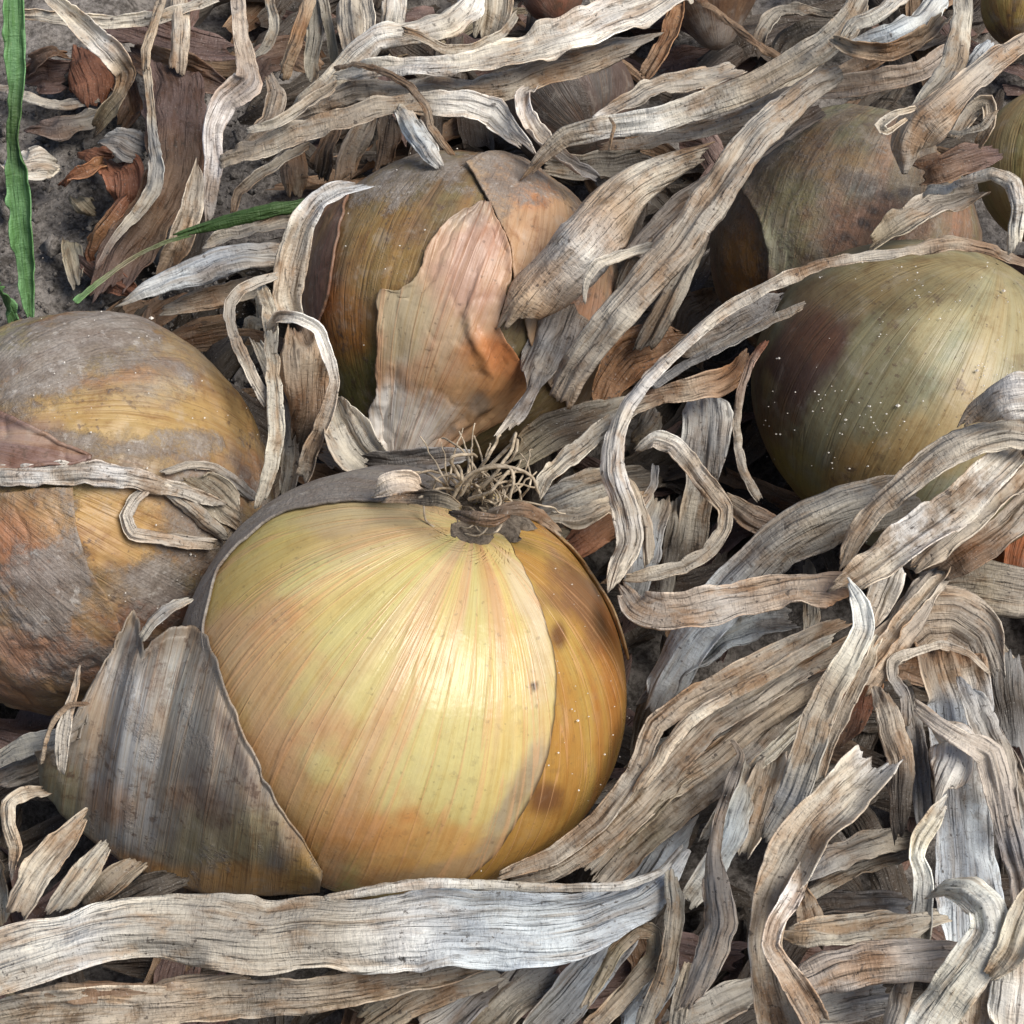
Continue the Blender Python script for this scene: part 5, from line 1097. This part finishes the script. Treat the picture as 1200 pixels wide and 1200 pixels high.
leaf('thin grey strip rising between the knot and top edge', ('grey', 'cream'), [(428, -6, 12, 46), (436, 24, 15, 46), (432, 58, 14, 44)], curl=-.8)
leaf('narrow pale strip across the top left of the knot', ('cream', 'grey', 'tan'), [(290, 155, 8, 52), (325, 145, 13, 54), (365, 118, 14, 56), (395, 100, 12, 58)], curl=.8)
# ------------------------------------------------------------------ the peeled cup of skin leaning on the big onion
def peeled_cup():
    bot = np.array([(44, 882), (48, 918), (66, 945), (92, 972), (133, 1003), (200, 1036), (267, 1050), (330, 1048), (374, 1046)], float)
    top = np.array([(78, 880), (96, 850), (106, 812), (124, 768), (156, 712), (171, 758), (186, 742), (214, 730), (243, 742), (256, 785), (280, 846), (312, 918), (342, 968), (376, 1020)], float)
    nu, nk = 150, 80
    b_, _ = spline(np.c_[bot, np.zeros(len(bot))], nu)
    # the upper rim keeps its sharp tips: straight pieces
    L = np.r_[0, np.cumsum(np.linalg.norm(np.diff(top, axis=0), axis=1))]
    x = np.linspace(0, L[-1], nu)
    t_ = np.stack([np.interp(x, L, top[:, 0]), np.interp(x, L, top[:, 1])], 1)
    t_ += 3.2 * np.stack([n1(x, .06, 4), n1(x, .07, 5)], 1) + np.stack([0 * x, (11 * np.abs(n1(x, .13, 8)) + 9 * np.maximum(n1(x, .31, 9), 0) ** 2) * sstep(330, 220, x)], 1)
    b_ = b_[:, :2] + 1.5 * np.stack([n1(x, .05, 6), n1(x, .05, 7)], 1)
    k = np.linspace(0, 1, nk)
    U, K = np.meshgrid(np.linspace(0, 1, nu), k)
    px = b_[None, :, 0] * (1 - K) + t_[None, :, 0] * K
    py = b_[None, :, 1] * (1 - K) + t_[None, :, 1] * K
    px = px - 16 * np.sin(K * math.pi) * (1 - U) ** 2
    zb = np.interp(U, [0, .25, .6, 1], [34, 20, 17, 20])
    zt = np.interp(U, [0, .25, .5, .7, 1], [44, 52, 56, 48, 26])
    z = zb * (1 - K) + zt * K
    e0 = P(b_[:, 0], b_[:, 1], np.interp(np.linspace(0, 1, nu), [0, .25, .6, 1], [34, 20, 17, 20]))
    e1 = P(t_[:, 0], t_[:, 1], np.interp(np.linspace(0, 1, nu), [0, .25, .5, .7, 1], [44, 52, 56, 48, 26]))
    dp0, dp1 = (e0 - CAMP) @ DV, (e1 - CAMP) @ DV
    hp, _ = A.hit(t_[:, 0], t_[:, 1])
    wd = sstep(.42, .6, np.linspace(0, 1, nu))
    dp1 = dp1 * (1 - wd) + ((hp - CAMP) @ DV - .0024) * wd
    dp = dp0[None] * (1 - K) + dp1[None] * K
    rr_ = ray(px.ravel(), py.ravel())
    pos = CAMP + rr_ * dp.ravel()[:, None]
    r = nrm(rr_)
    bul = (.0105 * np.sin(np.clip(K * 1.05, 0, 1) * math.pi) ** .8 * (.55 + .45 * np.sin(U * math.pi))).ravel()
    mer = np.stack([U.ravel() * 3.4, U.ravel() * .3, K.ravel() * 1.2], 1)
    fold = .0006 * (1 - 2 * np.abs(vnoise(np.stack([U.ravel() * 8 + K.ravel() * .8, K.ravel() * .9, K.ravel() * 0], 1), 61))) * (.3 + .7 * K.ravel())
    fold = fold + .0003 * vnoise(np.stack([U.ravel() * 26, K.ravel() * 1.4, K.ravel() * 0], 1), 62)
    pos = pos - r * (bul + fold)[:, None]
    h = surface_hit(px.ravel(), py.ravel())
    rd = r @ DV
    d0, d1 = (pos - CAMP) @ DV, np.nan_to_num((h - CAMP) @ DV, nan=9.) - .0026
    sm = .006                                                      # it settles softly against the bulbs
    x_ = np.clip((d0 - d1) / sm, -1, 1)
    dm = np.where(x_ >= 1, d1, np.where(x_ <= -1, d0, np.minimum(d0, d1) - sm / 4 * (1 - np.abs(x_)) ** 2))
    pos = CAMP + r * (dm / rd)[:, None]
    n = fbm(mer * np.array([3, 3, 2]), 70, 4)
    col = np.tile(np.array((.20, .18, .155)), (len(pos), 1))
    def lay(c, m):
        nonlocal col
        m = np.clip(m, 0, 1)[:, None]
        col = col * (1 - m) + np.asarray(c) * m
    X, Y = px.ravel(), py.ravel()
    nz = fbm(np.stack([X / 60, Y / 60, X * 0], 1), 71, 5)
    lay((.32, .25, .18), sstep(.0, .35, n) * .7)
    for (x, y, rx, ry, a, c, s_) in [(150, 880, 34, 110, 4, (.26, .265, .27), .9), (215, 800, 30, 70, -8, (.22, .23, .22), .7), (168, 960, 24, 40, 0, (.29, .31, .33), .6), (135, 945, 30, 22, 20, (.32, .20, .13), .5), (212, 930, 14, 16, 0, (.32, .21, .14), .4),
                                     (270, 860, 26, 100, -22, (.36, .29, .22), .8), (250, 990, 60, 30, 10, (.25, .215, .13), .8), (300, 975, 30, 30, 0, (.28, .24, .14), .7), (245, 930, 16, 50, -25, (.10, .08, .075), .6), (285, 900, 10, 60, -25, (.11, .085, .08), .6),
                                     (160, 1015, 120, 12, 22, (.34, .19, .08), .7), (290, 1032, 90, 18, 2, (.42, .24, .085), .85), (355, 1020, 24, 34, 0, (.40, .25, .085), .9), (70, 940, 26, 60, -20, (.21, .20, .13), .8)]:
        lay(c, blob_mask(X, Y, x, y, rx, nz, ry, a) * s_)
    dirt = sstep(.1, .5, fbm(np.stack([X / 22, Y / 40, X * 0], 1), 73, 4)) * .5
    o = child(mesh_obj('peeled_cup', pos, grid_faces(nu, nk), M_SKIN, None, True, np.c_[col, dirt], mer), A.root)
    o['label'] = 'grey blue cup of peeled skin with a torn rim'
    md = o.modifiers.new('thickness', 'SOLIDIFY'); md.thickness = .00028; md.offset = 0
peeled_cup()
leaf('cream sliver of skin standing at the left rim of the peeled cup', ('tan', 'cream', 'grey'), [(92, 782, 5, 56), (88, 808, 9, 55), (79, 838, 14, 53), (72, 872, 16, 50), (72, 905, 8, 46)], name='leaf_scrap', curl=-.7, wob=.3)
leaf('brown thread like sliver at the left rim of the peeled cup', ('brown', 'tan'), [(104, 824, 4, 56), (80, 826, 6, 55), (62, 845, 6, 53), (54, 866, 5, 50), (48, 895, 6, 46)], name='leaf_scrap', curl=-1.2, pleat=.03, wob=.3)

# ------------------------------------------------------------------ soil
def soil():
    def axis(lo, hi, n):
        far = np.array([-60, -20, -6, -2, -.8, -.4, -.25])
        return np.r_[far[far < lo - .01], np.linspace(lo, hi, n), -far[::-1][-far[::-1] > hi + .01]]
    x, y = axis(-.17, .20, 300), axis(-.14, .24, 300)
    X, Y = np.meshgrid(x, y)
    q = np.stack([X.ravel(), Y.ravel(), X.ravel() * 0], 1)
    near = np.exp(-(q[:, 0] ** 2 + q[:, 1] ** 2) / .25)
    z = near * (.0042 * fbm(q * 38, 3, 3) + .0026 * fbm(q * 150, 4, 4) + .0012 * np.abs(fbm(q * 430, 5, 3))) - .0012
    z = z + near * floor_z(np.stack([q[:, 0], q[:, 1], z], 1)) - .001
    o = mesh_obj('ground', np.stack([q[:, 0], q[:, 1], z], 1), grid_faces(len(x), len(y)), M_SOIL)
    tag(o, 'dry grey crumbly soil of the onion bed', None, None, 'structure')
    rng = np.random.default_rng(3)                                  # crumbs of soil
    base = np.array([[1, 0, 0], [-1, 0, 0], [0, 1, 0], [0, -1, 0], [0, 0, 1], [0, 0, -1]], float)
    fc = np.array([[0, 2, 4], [2, 1, 4], [1, 3, 4], [3, 0, 4], [2, 0, 5], [1, 2, 5], [3, 1, 5], [0, 3, 5]])
    n = 4200
    c = np.stack([rng.uniform(-.15, -.055, n), rng.uniform(.02, .16, n), rng.uniform(-.001, .0022, n)], 1)
    r = .00035 * np.exp(rng.normal(0, .55, n))
    big = rng.random(n) > .97
    r[big] *= rng.uniform(2.5, 6, big.sum())
    V = c[:, None] + r[:, None, None] * base[None] * rng.uniform(.55, 1.3, (n, 6, 1)) + rng.normal(0, .2, (n, 6, 3)) * r[:, None, None]
    F = (np.arange(n) * 6)[:, None, None] + fc[None]
    tag(mesh_obj('soil_crumbs', V.reshape(-1, 3), F.reshape(-1, 3), M_SOIL, None, True), 'loose crumbs of dry soil between leaves', None, None, 'stuff')
soil()

# ------------------------------------------------------------------ the mat of buried leaves underneath
def litter(name, label, n, zlo, zhi, tints, seed, area, wlo=.0022, whi=.008):
    rng = np.random.default_rng(seed)
    Vs, Fs, Cs, Gs = [], [], [], []
    base = 0
    k = 0
    while k < n:
        x, y = rng.uniform(area[0], area[1]), rng.uniform(area[2], area[3])
        px, py, _ = proj(np.array([x, y, .01]))
        if px < 130 and -250 < py < 380 and rng.random() < .97 : continue
        if px < 230 and py < 330 and rng.random() < .6: continue
        k += 1
        a = rng.normal(.55, .75) if rng.random() < .7 else rng.uniform(0, 3.1)
        L = rng.uniform(.02, .07)
        w = rng.uniform(wlo, whi)
        z = rng.uniform(zlo, zhi)
        if px < 260: z = max(z + .011, .002)
        bend = rng.normal(0, .6)
        rows = []
        for i in range(6):
            f = i / 5 - .5
            an = a + bend * f
            rows.append([x + math.cos(an) * L * f, y + math.sin(an) * L * f, z + rng.normal(0, .002), w * (1 - 1.2 * abs(f) ** 2) * rng.uniform(.7, 1.2), rng.normal(0, 22)])
        t = tints[int(rng.integers(len(tints)))]
        V, F, C_, G, _ = blade(rows, t, seed=seed * 1000 + k, nu=8, dens=.35, push=False)
        Vs.append(V); Fs.append(F + base); Cs.append(C_); Gs.append(G)
        base += len(V)
    o = mesh_obj(name, np.vstack(Vs), np.vstack(Fs), M_LEAF, None, True, np.vstack(Cs), np.vstack(Gs))
    tag(o, label, None, None, 'stuff')
leaf('ragged brown skin shred left of the root tuft', ('tan', 'dark', 'olive'), [(452, 586, 8, 76), (480, 583, 14, 77), (512, 585, 18, 78), (540, 594, 12, 78)], name='leaf_scrap', curl=.8, pleat=.25, tips=(.4, .4))
leaf('ragged brown skin shred right of the root tuft', ('dark', 'brown', 'tan'), [(575, 598, 12, 78), (605, 594, 18, 76), (632, 602, 18, 72), (656, 622, 8, 66)], name='leaf_scrap', curl=-.8, pleat=.25, tips=(.4, .4))
leaf('dark skin crumb under the middle of the root tuft', ('dark', 'brown'), [(528, 600, 8, 79), (552, 607, 16, 80), (580, 610, 14, 80), (596, 606, 6, 79)], name='leaf_scrap', curl=.8, pleat=.3, tips=(.5, .5))
litter('leaf_litter', 'mat of buried leaves coloured dark as shade under the tangle', 640, -.019, -.007, ['dark', 'dark', 'brown', 'mauve', 'dark'], 5, (-.21, .23, -.15, .27), .004, .012)  # leaf tints kept very dark so the gaps read as deep shade
litter('leaf_litter', 'dull grey leaves just under the top layer', 110, -.012, .001, ['grey', 'dark', 'dark', 'dark', 'brown', 'olive', 'mauve'], 6, (-.21, .23, -.15, .27))  # mostly dark tints here too, painting shade into the gaps
